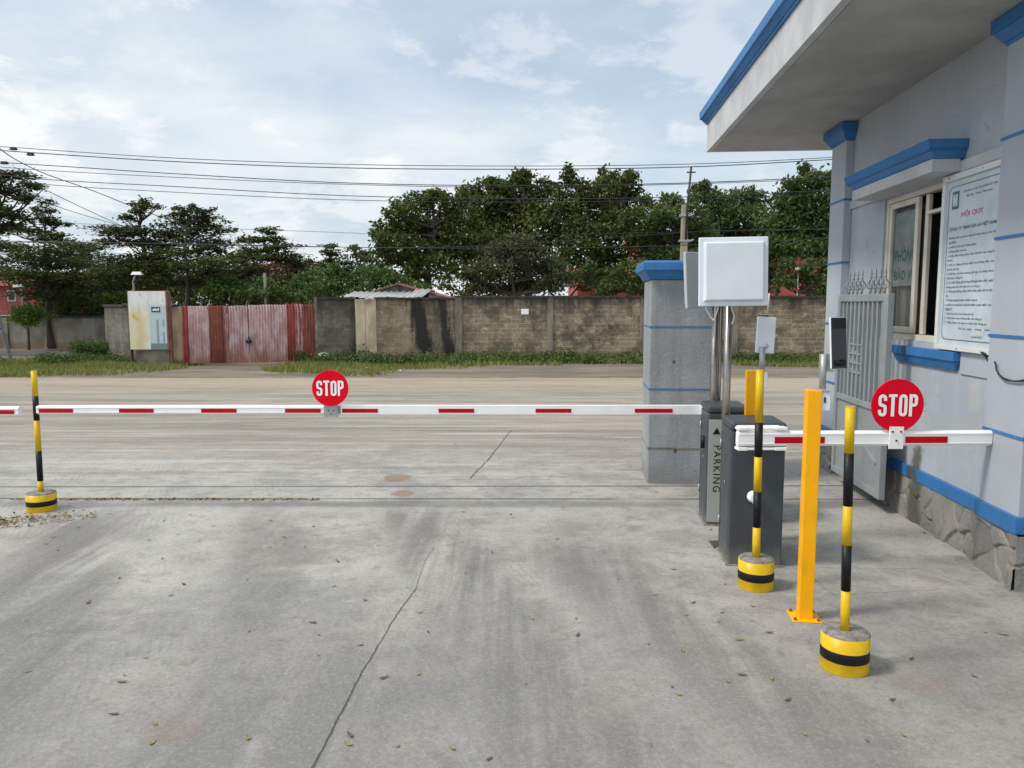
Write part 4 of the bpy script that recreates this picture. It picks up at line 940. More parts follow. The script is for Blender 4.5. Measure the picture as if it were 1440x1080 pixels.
for (dx, dz) in ((-.02, .0), (.02, .0), (0, -.03)):
    mb = MB(); mb.box(xs2 + dx - .004, xs2 + dx + .004, -.044, -.0405, dz - .004, dz + .004); mb.build('rivet', CABLE_B, bo)
stop_sign(bb, 0, 0, 0, rs2)
for o_ in list(bpy.data.objects):
    if o_.parent == bb and o_.name.startswith('stop_sign'):
        wx, wy = xl - bL[0] + xs2, BY - bL[1] - .045
        o_.location = (wx * c3 - wy * s3, wx * s3 + wy * c3, zb + zs2)
mb = MB(); mb.box(bw * .2, bw * .85, .375, .42, zb - .07, zb + .07); mb.build('boom_clamp', WHT, bb, bevel=.004)
# barrier of the neighbouring lane, its cabinet out of frame
lb = thing('barrier_gate', 'tip of the neighbouring barrier arm ending at the left bollard', 'barrier gate', (-7.3, BY - .45, 0), 0, 'barrier gates at the site entrance')
cabinet(lb, .33, .36, hB)
xt = P(28, 578, BY)[0]
o_ = boom_mesh(xt + 7.25, .072, .045).build('boom', WHT, lb, loc=(.05, .45, P(10, 578, BY)[2]), bevel=.003)
s1 = xt + 7.25; reflectors([(s1 - .03 - .27 - .62 * i, s1 - .03 - .62 * i) for i in range(5)], .072, .045, o_)
mb = MB(); mb.box(0.05, .3, .37, .43, zb - .07, zb + .07); mb.build('boom_clamp', WHT, lb)

# ------------------------------------------------------------------ bollards
DISC = None
def bollard(label, cpx, bpy_, top_px, top_py, bands, rpx, disc_top_py, pole_r, group='striped bollards with round concrete feet', bare=True):
    fr = G(cpx, bpy_); r = rpx * fr[1] / F; cy = fr[1] + r; cx = (cpx - 720) / F * (cy - 0) * 1.0
    cx = fr[0] * cy / fr[1]
    t = thing('bollard', label, 'bollard', (cx, cy, 0), 0, group)
    hd = P(cpx, disc_top_py, fr[1])[2]
    prof = [(r * .985, 0), (r, .006), (r * 1.0, hd * .30), (r, hd * .62), (r * .99, hd - .004), (r * .97, hd)]
    z1, z2 = hd * .32, hd * .60
    prof = [(r * .99, 0), (r, .004), (r, z1), (r * 1.004, z1 + .0005), (r * 1.004, z2), (r, z2 + .0005), (r, hd - .003)]
    mb = MB(); mb.lathe(prof, n=40, mis=[0, 0, 1, 1, 1, 0, 0]); mb.build('foot', [YEL, BLK], t)
    mb = MB(); mb.lathe([(r * .985, hd - .012), (r * .985, hd + .001), (r * .90, hd + .006), (r * .3, hd + .008)], n=40); o = mb.build('foot_top', RUBBLE, t)
    ztop = P(top_px, top_py, cy)[2]; tx = P(top_px, top_py, cy)[0] - cx
    zs = [ztop] + [P(cpx, b_, cy)[2] for b_ in bands] + [hd - .01]
    mb = MB(); n = 20
    for i in range(len(zs) - 1):
        za, zb_ = zs[i], zs[i + 1]; xa, xb = tx * za / ztop, tx * zb_ / ztop
        k = i % 2; rr = pole_r + (.0006 if k else 0)
        mb.tube([(xb, 0, zb_), (xa, 0, za)], rr, n, mi=k)
    mb.tube([(tx, 0, ztop), (tx, 0, ztop + .004)], pole_r * .96, n, mi=0)
    mb.build('pole', [YEL, BLK], t)
    return t
bollard('smallest far left bollard, standing between the two arm tips', 59.5, 722, 47.5, 522, [557, 591, 634, 676], 19.8, 697, .0215)
bollard('middle bollard in front of the front barrier cabinet', 1062, 834, 1069, 521, [594, 642, 691, 741], 25.8, 793, .0225)
bollard('nearest and largest looking bollard at right foreground', 1186, 954, 1195.5, 573, [637, 711, 766, 830], 35, 902, .0205)

# ------------------------------------------------------------------ amber reader posts
def reader_post(label, px, base_py, top_py, wd=.078, Yd=None):
    g = G(px, base_py) if Yd is None else (P(px, 520, Yd)[0], Yd, 0)
    t = thing('reader_post', label, 'post', (g[0], g[1] , 0), -R(8), 'amber card reader posts')
    zt = P(px, top_py, g[1])[2]; h_ = wd / 2
    mb = MB(); mb.box(-h_, h_, -h_, h_, .006, zt); mb.build('column', AMB, t, bevel=.004)
    mb = MB(); mb.box(-.075, .075, -.075, .075, 0, .007); mb.build('base_plate', AMB, t, bevel=.002)
    for (a, b) in ((-1, -1), (1, -1), (1, 1), (-1, 1)):
        mb = MB(); mb.lathe([(.010, .007), (.010, .013), (.005, .014), (.005, .022)], a * .058, b * .058, 6, smooth=False); mb.build('bolt', STEEL, t)
    return t, zt, g
t1, z1, g1 = reader_post('tall front amber post with base plate, between the two near bollards', 1131, 868, 548, wd=.072)
def box_on(t, x, y, z, w_, d_, h_, name, mt, bevel=.004, rz=0, par=None, rx=0):
    mb = MB(); mb.box(-w_ / 2, w_ / 2, -d_ / 2, d_ / 2, -h_ / 2, h_ / 2); o = mb.build(name, mt, par or t, bevel=bevel, seg=3); o.location = (x, y, z); o.rotation_euler = (rx, 0, rz); return o
sy = g1[1] / F
def ax(px, py, g): return P(px, py, g[1])[0] - g[0]
jb = box_on(t1, ax(1157.5, 562, g1), 0, P(1158, 562, g1[1])[2], .056, .05, .108, 'junction_box', PLAST)
mb = MB(); mb.box(-.004, .004, -.029, -.0255, -.012, .016); mb.build('keyhole', BLK, jb)
zpb = P(1157, 546, g1[1])[2]; zpt = P(1157, 498, g1[1])[2]; xa = ax(1157, 520, g1)
mb = MB(); mb.tube([(xa, 0, z1 - .002), (xa, 0, zpt)], .017, 14); mb.box(xa - .03, xa + .03, -.03, .03, z1 - .01, z1 + .002); mb.box(xa - .02, xa + .05, -.006, .006, zpt - .09, zpt + .002); mb.build('bracket', GALV, t1)
# face terminal: heading to the right and towards the camera
def terminal(t, x, y, z, rz, tilt, w_=.115, h_=.29, d_=.03):
    o = box_on(t, x, y, z, w_, d_, h_, 'terminal', PLAST, .006, rz, None, tilt)
    mb = MB(); mb.box(-w_ / 2 + .0015, w_ / 2 - .0015, -d_ / 2 - .005, -d_ / 2 + .002, -h_ / 2 + .002, h_ / 2 - .002); mb.build('screen', SCREEN, o, bevel=.004)
    mb = MB(); mb.tube([(-.028, -d_ / 2 - .003, h_ / 2 - .035), (-.028, -d_ / 2 - .007, h_ / 2 - .035)], .007, 12); mb.tube([(.028, -d_ / 2 - .003, h_ / 2 - .035), (.028, -d_ / 2 - .007, h_ / 2 - .035)], .007, 12); mb.build('lenses', SWHT, o)
    mb = MB(); mb.box(-w_ / 2 + .004, w_ / 2 - .004, -d_ / 2 - .008, -d_ / 2 - .0035, h_ / 2 - .058, h_ / 2 - .008); mb.build('camera_bar', BLK, o)
    mb = MB(); mb.tube([(-.03, -d_ / 2 - .001, -h_ / 2 + .03), (.03, -d_ / 2 - .001, -h_ / 2 + .03)], .017, 10); mb.build('reader_bump', BLK, o)
    return o
terminal(t1, ax(1175, 482, g1), -.02, P(1175, 482, g1[1])[2], R(28), R(-5), w_=.096, h_=.262, d_=.014)
t2, z2, g2 = reader_post('rear amber post rising behind the front barrier cabinet', 1058, 600, 521, Yd=5.22)
sy2 = 5.22 / F
box_on(t2, ax(1070.5, 533, g2), -.045, P(1069, 533, 5.22)[2], .055, .05, .105, 'junction_box', PLAST)
zb2, zt2 = P(1069, 523, 5.22)[2], P(1069, 487, 5.22)[2]
mb = MB(); xq = ax(1069.5, 505, g2); mb.tube([(xq, -.045, zb2 - .01), (xq, -.045, zt2)], .0185, 14); mb.tube([(xq + .02, -.02, zt2 + .005), (xq + .045, .02, zt2 - .01)], .02, 10); mb.build('bracket', GALV, t2)
o = terminal(t2, ax(1076, 471, g2), .0, P(1076, 471, 5.22)[2], R(180 + 12), R(4), w_=.125, h_=.245); o.rotation_euler.y = R(-4)
mb = MB(); mb.tube([(.0, .0, .02), (.002, -.02, .16)], .006, 8); c_ = mb.build('cable', CABLE_W, t2, loc=(ax(1081, 446, g2), .06, P(1081, 446, 5.22)[2]))
mb = MB(); mb.box(-.03, .03, -.01, .01, 0, .012); mb.build('cable_entry', BLK, t2, loc=(ax(1074, 446, g2), .02, P(1074, 446, 5.22)[2]))

# ------------------------------------------------------------------ square antennas on stainless poles
def antenna(label, pole_px, pYd, cpx, cpy, size, head, rzp, front=True, mt=None, split=.045):
    x = P(pole_px, 500, pYd)[0]
    t = thing('antenna_stand', label, 'antenna', (x, pYd, 0), 0, 'square antennas on steel poles')
    z = P(cpx, cpy, pYd)[2]
    for i, dx in enumerate((-split / 2, split / 2) if split else (0,)):
        mb = MB(); mb.tube([(dx, i * .03, 0), (dx, i * .03, z + .05)], .026 if i == 0 else .017, 18); mb.build('pole', STEEL, t)
    mb = MB(); mb.box(-.07, .07, -.06, .08, 0, .012); mb.build('base_plate', STEEL, t)
    px_ = P(cpx, cpy, pYd - .1)[0] - x
    pn = MB(); s2 = size / 2
    pn.box(-s2, s2, -.012, .012, -s2, s2)
    o = pn.build('antenna_panel', mt or PLAST, t, loc=(px_, -.10 if front else .02, z), bevel=.008, seg=3); o.rotation_euler = rzp
    mb = MB(); a_ = s2 * .87; b_ = s2 * .83
    vs = [(-a_, -.0125, -a_), (a_, -.0125, -a_), (a_, -.0125, a_), (-a_, -.0125, a_), (-b_, -.046, -b_), (b_, -.046, -b_), (b_, -.046, b_), (-b_, -.046, b_)]
    mb.add(vs, [(4, 5, 6, 7), (0, 1, 5, 4), (1, 2, 6, 5), (2, 3, 7, 6), (3, 0, 4, 7)]); mb.build('radome', mt or PLAST, o, bevel=.007, seg=3)
    mb = MB(); mb.box(-.05, .05, .0125, .07, -.05, .05); mb.build('mount', GALV, o)
    return t, o, z, px_
ta, oa, za, pxa = antenna('front white square antenna facing us on twin stainless poles', 1023, 5.14, 1031, 383, .445, 0, (R(-2), R(-.8), R(-3)), split=0)
mb = MB(); s5 = 5.0 / F
xx0 = pxa; zz0 = za - .222
mb.tube(smooth_path([(xx0 - .18, -.08, zz0 + .02), (xx0 - .16, -.085, zz0 - .03), (xx0 - .125, -.09, zz0 - .085), (xx0 - .115, -.09, zz0 - .088), (xx0 - .095, -.085, zz0 - .04), (xx0 - .08, -.08, zz0 + .02)]), .0042, 6)
mb.tube(smooth_path([(xx0 - .0, -.07, zz0 + .02), (xx0 + .01, -.07, zz0 - .03), (xx0 + .03, -.05, zz0 - .07), (xx0 + .02, -.03, zz0 - .12)]), .0042, 6)
mb.build('cable', CABLE_W, ta)
tb, ob, zb3, _ = antenna('rear grey square antenna half hidden behind the white one', 1009, 5.98, 1005, 394, .43, 0, (R(3), R(1.5), R(38 + 180)), front=False, mt=PLAST2, split=.05)
ob.location.x = P(990, 394, 5.98)[0] - P(1009, 500, 5.98)[0]

# ------------------------------------------------------------------ guard house
BX, BYY = 3.04, 5.0
gh = thing('guard_house', 'lilac grey guard house with blue trim and wide flat roof', 'guard house', (BX, BYY, 0), -A4)
UA, UB = (sin(A4), cos(A4)), (-cos(A4), sin(A4))
def C(px, py, z):      # local (x, y) of the point at height z : x into the building, y along the wall
    q = G(px, py, z); dx, dy = q[0] - BX, q[1] - BYY
    return (-(dx * UB[0] + dy * UB[1]), dx * UA[0] + dy * UA[1])
y0, y1, zs_ = -.66, 2.86, 3.35
wy0, wy1, wz0, wz1 = -.24, 1.66, 1.37, 2.53
mb = MB()
mb.box(0, .14, y0, wy0, .30, zs_); mb.box(0, .14, wy1, y1, .30, zs_); mb.box(0, .14, wy0, wy1, .30, wz0); mb.box(0, .14, wy0, wy1, wz1, zs_)
mb.box(.14, 3.4, y0, y0 + .14, .30, zs_); mb.box(.14, 3.4, y1 - .14, y1, .30, zs_); mb.box(3.26, 3.4, y0 + .14, y1 - .14, .30, zs_)
SY = .80
m = M('wall_render', .85); m.vec = m.obj
n1 = m.noise(1.5, 6, .6); n2 = m.noise(100, 4, .7, off=3); n3 = m.noise(5, 6, .7, off=6)
k = m.mix(n1.smooth(.35, .65), (.355, .392, .44), (.42, .455, .505))
dr = m.noise(7, 6, .7, sy=2.2, sz=.10, off=44)
k = m.mix(dr.smooth(.55, .72) * .35, k, (.25, .26, .27)); k = m.mix(dr.smooth(.44, .34) * .25, k, (.50, .52, .54))
hc = m.noise(2.2, 3, .5, off=61, dist=.6); k = m.mix(((hc - .5).abs()).smooth(.005, .001) * .3, k, (.19, .19, .19))
# old wet stain running down to the plinth, patch and scratches
n6 = m.noise(8, 7, .72, off=16)
d = ((m.y - SY + (n3 - .5) * .22 + (n6 - .5) * .16).abs()).smooth(.125, .03) * (m.z + (n6 - .5) * .35).smooth(.70 , .52)
k = m.mix(d * .9, k, (.085, .08, .065))
pt = (m.y - .03 + (n3 - .5) * .12 + (n6 - .5) * .1).abs().smooth(.09, .05) * (m.z - 1.06 + (n3 - .5) * .12 + (n6 - .5) * .12).abs().smooth(.13, .08)
k = m.mix(pt * .55, k, (.46, .46, .43))
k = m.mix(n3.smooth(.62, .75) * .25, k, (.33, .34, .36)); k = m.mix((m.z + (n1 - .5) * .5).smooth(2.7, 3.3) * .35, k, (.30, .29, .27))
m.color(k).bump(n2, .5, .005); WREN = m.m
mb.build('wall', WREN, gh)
mb = MB(); mb.box(.15, 3.25, y0 + .15, y1 - .15, -.01, .32); mb.build('floor', RUBBLE, gh)
# frieze band, recess edge
mb = MB(); mb.box(-.022, -.001, wy0 - .02, 2.44, 2.545, 2.62); mb.build('frieze', FASC, gh, bevel=.003)
# pilasters
def pilaster(ya, yb, pr, lines, name='pilaster', captop=3.345):
    mb = MB(); mb.box(-pr, -.001, ya, yb, .42, 3.20); o = mb.build(name, WALLP, gh, bevel=.004)
    for z in lines:
        mb = MB(); mb.box(-pr - .006, -.0015, ya - .006, yb + .006, z - .009, z + .009); mb.build('painted_line', BLUE, o)
    mb = MB(); r_ = lambda e: (-pr - e, -.0012, ya - e, yb + e)
    mb.frustum(r_(.008), r_(.016), 3.185, 3.205); mb.frustum(r_(.022), r_(.06), 3.205, 3.27); mb.box(*r_(.072), 3.27, captop); mb.build('capital', BLUE, o, bevel=.004)
    return o
pilaster(2.44, 2.84, .075, (.88, 1.46, 2.05, 2.64))
pilaster(y0 + .005, -.23, .06, (.88, 1.46, 2.05, 2.64))
# plinth band and stone plinth
def band(xa, xb, ya, yb, za, zb, name, mt, bv=.003): mb = MB(); mb.box(xa, xb, ya, yb, za, zb); return mb.build(name, mt, gh, bevel=bv)
m = M('stained_band', .5); n1 = m.noise(4, 5, .6); k = m.mix(n1.smooth(.3, .7), (.023, .15, .38), (.03, .18, .46))
k = m.mix(((m.y - SY + (m.noise(9, 4, .6, off=2) - .5) * .16).abs()).smooth(.12, .05) * .92, k, (.085, .08, .065)); m.color(k); SBLUE = m.m
band(-.035, -.0015, -.235, 2.43, .315, .405, 'plinth_band', SBLUE)
band(-.085, -.002, y0 - .02, -.228, .325, .425, 'plinth_band', BLUE)
band(-.10, -.002, 2.425, 2.86, .325, .425, 'plinth_band', BLUE)
def voronoi_plinth(L, hgt, seeds, seedn=1, flip=False):
    rs_ = np.random.default_rng(seedn); sx_ = rs_.uniform(0, L, seeds); sz_ = rs_.uniform(-.02, hgt + .02, seeds); off = rs_.uniform(.006, .022, seeds); tx_ = rs_.uniform(-.06, .06, seeds); tz_ = rs_.uniform(-.07, .07, seeds)
    nx, nz = int(L / .009) + 1, int(hgt / .009) + 1
    X_, Z_ = np.meshgrid(np.linspace(0, L, nx), np.linspace(0, hgt, nz), indexing='ij')
    wx = X_ + .012 * np.sin(Z_ * 31 + X_ * 9); wz = Z_ + .012 * np.sin(X_ * 27)
    D = np.sqrt(((wx[..., None] - sx_) ** 2) + ((wz[..., None] - sz_) * 1.0) ** 2); o1 = np.argsort(D, axis=-1)
    d1_ = np.take_along_axis(D, o1[..., :1], -1)[..., 0]; d2_ = np.take_along_axis(D, o1[..., 1:2], -1)[..., 0]; i1 = o1[..., 0]
    e_ = np.clip((d2_ - d1_) / .016, 0, 1); e_ = e_ * e_ * (3 - 2 * e_)
    hgt_ = e_ * (.004 + off[i1] + (wx - sx_[i1]) * tx_[i1] + (wz - sz_[i1]) * tz_[i1]) + rs_.normal(0, .0009, X_.shape)
    return X_, Z_, hgt_, i1, e_, rs_.uniform(0, 1, seeds)[i1]
m = M('field_stone', .92)
n1 = m.noise(4, 6, .65); n2 = m.noise(45, 5, .7, off=3); vv = m.nt.nodes.new('ShaderNodeTexVoronoi'); vv.inputs['Scale'].default_value = 5.5; m.nt.links.new(m.vec, vv.inputs['Vector'])
sp = m.nt.nodes.new('ShaderNodeSeparateColor'); m.nt.links.new(vv.outputs['Color'], sp.inputs[0]); vr = E(m.nt, sp.outputs[0])
k = m.mix(n1.smooth(.35, .65), (.165, .162, .155), (.275, .27, .258)); 
def attr(nm_):
    an_ = m.nt.nodes.new('ShaderNodeAttribute'); an_.attribute_name = nm_; return E(m.nt, an_.outputs['Fac'])
k = m.mix(attr('stone_tone').smooth(.1, 1) * .7, k, (.27, .26, .235)); k = m.mix(attr('stone_tone').smooth(.35, .0) * .6, k, (.13, .13, .13))
k = m.mix(attr('gap').smooth(.75, .2) * .6, k, (.30, .29, .27)); k = m.mix(attr('gap').smooth(.25, .0) * n1.smooth(.42, .55) * .8, k, (.05, .05, .045)); k = m.mix(n2.smooth(.5, .75) * .5, k, (.11, .105, .095))
wet = ((m.y - SY + .08 + (n1 - .5) * .24).abs()).smooth(.17, .05)
k = m.mix(wet * .8, k, (.05, .048, .04)); m.color(k).bump(n2, .8, .01); STONE = m.m
def plinth_piece(L, h_, fn, seeds, sd, name='stone_plinth'):
    X_, Z_, Hh, _i, e_, tn_ = voronoi_plinth(L, h_, seeds, sd); nx, nz = X_.shape; mb = MB()
    vs = [fn(X_[i, j], Hh[i, j], Z_[i, j]) for i in range(nx) for j in range(nz)]
    mb.add(vs, [(i * nz + j, (i + 1) * nz + j, (i + 1) * nz + j + 1, i * nz + j + 1) for i in range(nx - 1) for j in range(nz - 1)], 0, True)
    o = mb.build(name, STONE, gh)
    for an_, arr in (('gap', e_), ('stone_tone', tn_)):
        at_ = o.data.attributes.new(an_, 'FLOAT', 'POINT'); at_.data.foreach_set('value', arr.ravel().astype(np.float32))
    return o
mb = MB(); mb.box(-.012, .15, y0, y1, -.02, .299); mb.box(.15, 3.4, y0, y0 + .14, -.02, .299); mb.box(.15, 3.4, y1 - .14, y1, -.02, .299); mb.build('foundation', GPIER, gh)
plinth_piece(2.70, .314, lambda x, h_, z: (-.014 - h_ - (.314 - z) * .05, -.26 + x, z), 34, 3)
plinth_piece(.455, .324, lambda x, h_, z: (-.055 - h_ - (.324 - z) * .05, y0 - .040 + x, z), 9, 5)
plinth_piece(.45, .324, lambda x, h_, z: (-.075 - h_ - (.324 - z) * .05, 2.42 + x, z), 7, 8)
plinth_piece(3.45, .32, lambda x, h_, z: (-.085 + x, y0 - .020 - h_ - (.32 - z) * .04, z), 42, 9)
plinth_piece(.14, .324, lambda x, h_, z: (-.10 + x, 2.42 - h_ * .4, z), 3, 12)
# cornice hood over the window
hx, hy0 = C(1305, 199, 2.83)
_, hy1 = C(1187, 247, 2.83)
hx = -abs(hx)
hx = -.27; hy0, hy1 = .28, 1.90
mb = MB(); r_ = lambda e, f: (hx + e, -.002, hy0 + f, hy1 - f)
mb.frustum((hx + .075, -.002, hy0 + .05, hy1 - .05), (hx + .03, -.002, hy0 + .02, hy1 - .02), 2.635, 2.685); mb.box(*r_(.018, .012), 2.6855, 2.695); mb.frustum(r_(.018, .012), r_(0, 0), 2.6955, 2.755)
mb.build('window_hood', BLUE, gh, bevel=.003)
mb = MB(); mb.box(hx + .06, -.0225, hy0 + .06, hy1 - .06, 2.548, 2.634); mb.build('hood_base', FASC, gh, bevel=.003)
# blue sill
mb = MB(); ys0, ys1 = .22, 1.24; mb.box(-.055, -.002, ys0, ys1, 1.262, 1.325); mb.frustum((-.02, -.002, ys0 + .03, ys1 - .03), (-.045, -.002, ys0 + .01, ys1 - .01), 1.195, 1.261); mb.build('window_sill', BLUE, gh, bevel=.003)
band(-.012, -.002, wy0, ys0 - .01, 1.18, 1.33, 'sill_band', WALLP)
# window frame, glass sash, dark opening
wf = MB()
wf.box(.02, .10, wy0, wy1, wz0, wz0 + .045); wf.box(.02, .10, wy0, wy1, wz1 - .04, wz1)
wf.box(.02, .10, wy1 - .04, wy1, wz0 + .045, wz1 - .04); wf.box(.02, .10, .50, .545, wz0 + .045, wz1 - .04); wf.box(.02, .10, wy0, wy0 + .04, wz0 + .045, wz1 - .04)
wf.box(.035, .09, .546, .955, 2.33, 2.355)
wo = wf.build('window_frame', FRAME, gh, bevel=.003)
mb = MB()
for (a_, b_, xx_) in ((wy1 - .085, wy1 - .042, .03), (1.075, 1.13, .03), (.955, 1.01, .055)): mb.box(xx_, xx_ + .028, a_, b_, wz0 + .05, wz1 - .045)
mb.box(.03, .058, 1.13, wy1 - .085, wz0 + .05, wz0 + .10); mb.box(.03, .058, 1.13, wy1 - .085, wz1 - .09, wz1 - .045)
mb.build('sash', FRAME, wo, bevel=.003)
m = M('window_glass', .04, spec=.8); m.color((.20, .23, .23)); m.b.inputs['Alpha'].default_value = .16; m.b.inputs['Roughness'].default_value = .03; GLASS = m.m
mb = MB(); mb.box(.042, .047, 1.13, wy1 - .085, wz0 + .10, wz1 - .09); mb.build('glass', GLASS, wo)
m = M('frosted_film', .45); n1 = m.noise(7, 6, .65); n2 = m.noise(3, 5, .6, off=3)
m.color(m.mix(n1.smooth(.35, .65), (.20, .245, .235), (.34, .39, .375))); FILM = m.m
mb = MB(); mb.box(.060, .064, 1.10, wy1 - .09, 1.80, 2.40); po = mb.build('poster', FILM, wo)
m = M('curtain', .9); k = m.mix(((m.y * 160).sin() * .5 + .5), (.10, .09, .075), (.26, .245, .21)); m.color(k); CURT = m.m
mb = MB(); n = 60; vs = []
for i in range(n + 1):
    y = 1.05 + (wy1 - .09 - 1.05) * i / n; vs += [(.10 + .012 * sin(i * 1.1), y, wz0 + .05), (.10 + .012 * sin(i * 1.1), y, wz1 - .1)]
mb.add(vs, [(2 * i, 2 * i + 2, 2 * i + 3, 2 * i + 1) for i in range(n)], 0, True); mb.build('curtain', CURT, wo)
GRN = paint('green_lettering', (.006, .12, .06), .5, var=.2)
for txt, zc_ in (('PHÒNG', 2.06), ('BẢO VỆ', 1.89)):
    me = text_mesh(txt, .39, .125, bold=.03, spacing=1.1)
    text('lettering', me, GRN, po, (.0585, 1.345, zc_), (R(90), 0, R(-90)))
# dark things inside the room
mb = MB(); mb.box(.35, .8, .3, 1.5, .33, 1.05); mb.build('desk', paint('desk_brown', (.10, .06, .04), .6), gh, bevel=.01)
mb = MB(); mb.tube(smooth_path([(.25, .72, 1.1), (.24, .71, 1.5), (.28, .66, 1.62), (.40, .60, 1.5)]), [.09] * 19, 10); mb.build('chair_back', CABLE_B, gh)
# roof slab
rx, ry = C(995, 213, 3.35)
rn = -3.2
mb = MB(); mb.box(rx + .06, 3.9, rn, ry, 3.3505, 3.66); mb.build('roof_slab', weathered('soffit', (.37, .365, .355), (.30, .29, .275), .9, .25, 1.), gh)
mb = MB(); mb.box(rx, rx + .058, rn - .06, ry + .06, 3.352, 3.655); mb.box(rx + .059, 3.96, ry + .002, ry + .06, 3.352, 3.655); mb.box(rx + .059, 3.96, rn - .06, rn - .002, 3.352, 3.655)
mb.build('fascia', FASC, gh, bevel=.004)
mb = MB()
def rr(e, za, zb_, e2=None):
    e2 = e if e2 is None else e2
    mb.frustum((rx - e, 3.96 + e, rn - .06 - e, ry + .06 + e), (rx - e2, 3.96 + e2, rn - .06 - e2, ry + .06 + e2), za, zb_)
rr(.02, 3.656, 3.675); rr(.03, 3.675, 3.72, .06); rr(.075, 3.72, 3.80, .08); mb.build('roof_cornice', BLUE, gh, bevel=.004)
# cream pipe and door edge at the near corner
cx_, cy_ = 0.02, y0 - .09
mb = MB(); mb.box(-.005, .12, y0 - .11, y0 - .055, .335, 2.15); mb.build('door_edge', CREAM, gh, bevel=.006)
mb = MB(); mb.tube(smooth_path([(-.055, y0 + .10, 3.13), (-.075, y0 + .06, 3.09), (-.05, y0 - .02, 3.065), (.05, y0 - .08, 3.06), (.3, y0 - .12, 3.06)]), .022, 10); mb.build('pipe', CREAM, gh)
# loose cable on the wall
def WP(px, py, off=0.03):
    r = ray(px, py); t = (-off + BX * UB[0] + BYY * UB[1] - 0) / (r[0] * UB[0] + r[1] * UB[1]) if False else ((off) + BX * UB[0] + BYY * UB[1]) / (r[0] * UB[0] + r[1] * UB[1])
    return (t * r[0], t * r[1], H + t * r[2])
mb = MB()
for seq in ([(1383, 498), (1388, 505), (1398, 520), (1410, 531), (1425, 536), (1440, 536)], [(1386, 500), (1396, 505), (1400, 512), (1402, 522), (1412, 533), (1428, 536), (1442, 534)]):
    mb.tube(smooth_path([WP(a_, b_, .035 if a_ < 1400 else .075) for a_, b_ in seq]), .005, 6)
mb.tube([WP(1380, 494, .03), WP(1388, 499, .04)], .014, 8)
tag(mb.build('loose_cable', CABLE_B), 'loose black cable looping on the lilac wall below the notice board', 'cable')

# ------------------------------------------------------------------ notice board
nb = thing('notice_board', 'tall pale framed notice board headed NOI QUY beside the open window', 'notice board', (BX, BYY, 0), -A4)
n0, n1_ = -.225, .535
mb = MB(); zf0, zf1 = 1.335, 2.535
mb.box(-.045, -.003, n0, n1_, zf0, zf0 + .035); mb.box(-.045, -.003, n0, n1_, zf1 - .04, zf1); mb.box(-.045, -.003, n1_ - .04, n1_, zf0 + .035, zf1 - .04)
mb.build('frame', paint('white_frame', (.66, .68, .68), .4, var=.05), nb, bevel=.003)
mb = MB(); mb.box(-.022, -.004, n0, n1_ - .041, zf0 + .036, zf1 - .041)
m = M('vinyl_notice', .35); a_ = m.noise(5, 6, .6); wv = m.noise(9, 5, .6, off=4, sx=1, sy=2, sz=1)
k = m.mix(a_.smooth(.35, .65), (.46, .54, .58), (.56, .635, .68)); k = m.mix(wv.smooth(.55, .7) * .5, k, (.50, .56, .53)); m.color(k).bump(wv, .35, .02); VIN = m.m
bd = mb.build('sheet', VIN, nb)
INK = paint('blue_ink', (.07, .14, .23), .5, var=.2); INKR = paint('red_ink', (.58, .12, .22), .5, var=.2); INKG = paint('green_ink', (.05, .14, .12), .5, var=.2)
yc = (n0 + n1_ - .04) / 2 + .012; wv_ = .62
def bline(txt, z, w_, h_, mt, y_left=None, bold=.01, parent=bd):
    me = text_mesh(txt, w_, h_, bold=bold)
    y = yc if y_left is None else y_left - w_ / 2
    text('lettering', me, mt, parent, (-.0235, y, z), (R(90), 0, R(-90)))
mb = MB(); bz0, bz1 = 1.405, 2.455; by0, by1 = n0 + .02, n1_ - .062; tk = .006
rc = .05
pts = []
for (cy_, cz_, a0) in ((by1 - rc, bz1 - rc, 0), (by0 + rc, bz1 - rc, 90), (by0 + rc, bz0 + rc, 180), (by1 - rc, bz0 + rc, 270)):
    for s_ in range(7): a__ = R(a0 + s_ * 15); pts.append((cy_ + rc * cos(a__), cz_ + rc * sin(a__)))
n = len(pts); cc = ((by0 + by1) / 2, (bz0 + bz1) / 2)
inn = [(p[0] + (tk if p[0] < cc[0] else -tk), p[1] + (tk if p[1] < cc[1] else -tk)) for p in pts]
mb.add([(-.0238, p[0], p[1]) for p in pts] + [(-.0238, p[0], p[1]) for p in inn], [(i, (i + 1) % n, (i + 1) % n + n, i + n) for i in range(n)])
mb.build('border', INK, bd)
# square emblem
mb = MB(); mb.box(-.0245, -.0228, by1 - .14, by1 - .05, 2.30, 2.42); mb.build('emblem', INKG, bd)
mb = MB(); mb.box(-.0262, -.0248, by1 - .125, by1 - .10, 2.32, 2.40); mb.box(-.0262, -.0248, by1 - .088, by1 - .065, 2.32, 2.40); mb.prism([(by1 - .10, 2.38), (by1 - .088, 2.38), (by1 - .088, 2.34), (by1 - .10, 2.34)], 0, -.0262, -.0248); mb.build('emblem_marks', VIN, bd)
yl = by1 - .03
bline('CỘNG HÒA XÃ HỘI CHỦ NGHĨA VIỆT NAM', 2.405, .42, .020, INK, yl - .16)
bline('Độc lập - Tự do - Hạnh phúc', 2.370, .32, .020, INK, yl - .21)
bline('NỘI QUY', 2.255, .29, .052, INKR, None, .03)
bline('CÔNG TY TNHH GIA LAI VIỆT NAM', 2.165, .60, .036, INKG, yl, .02)
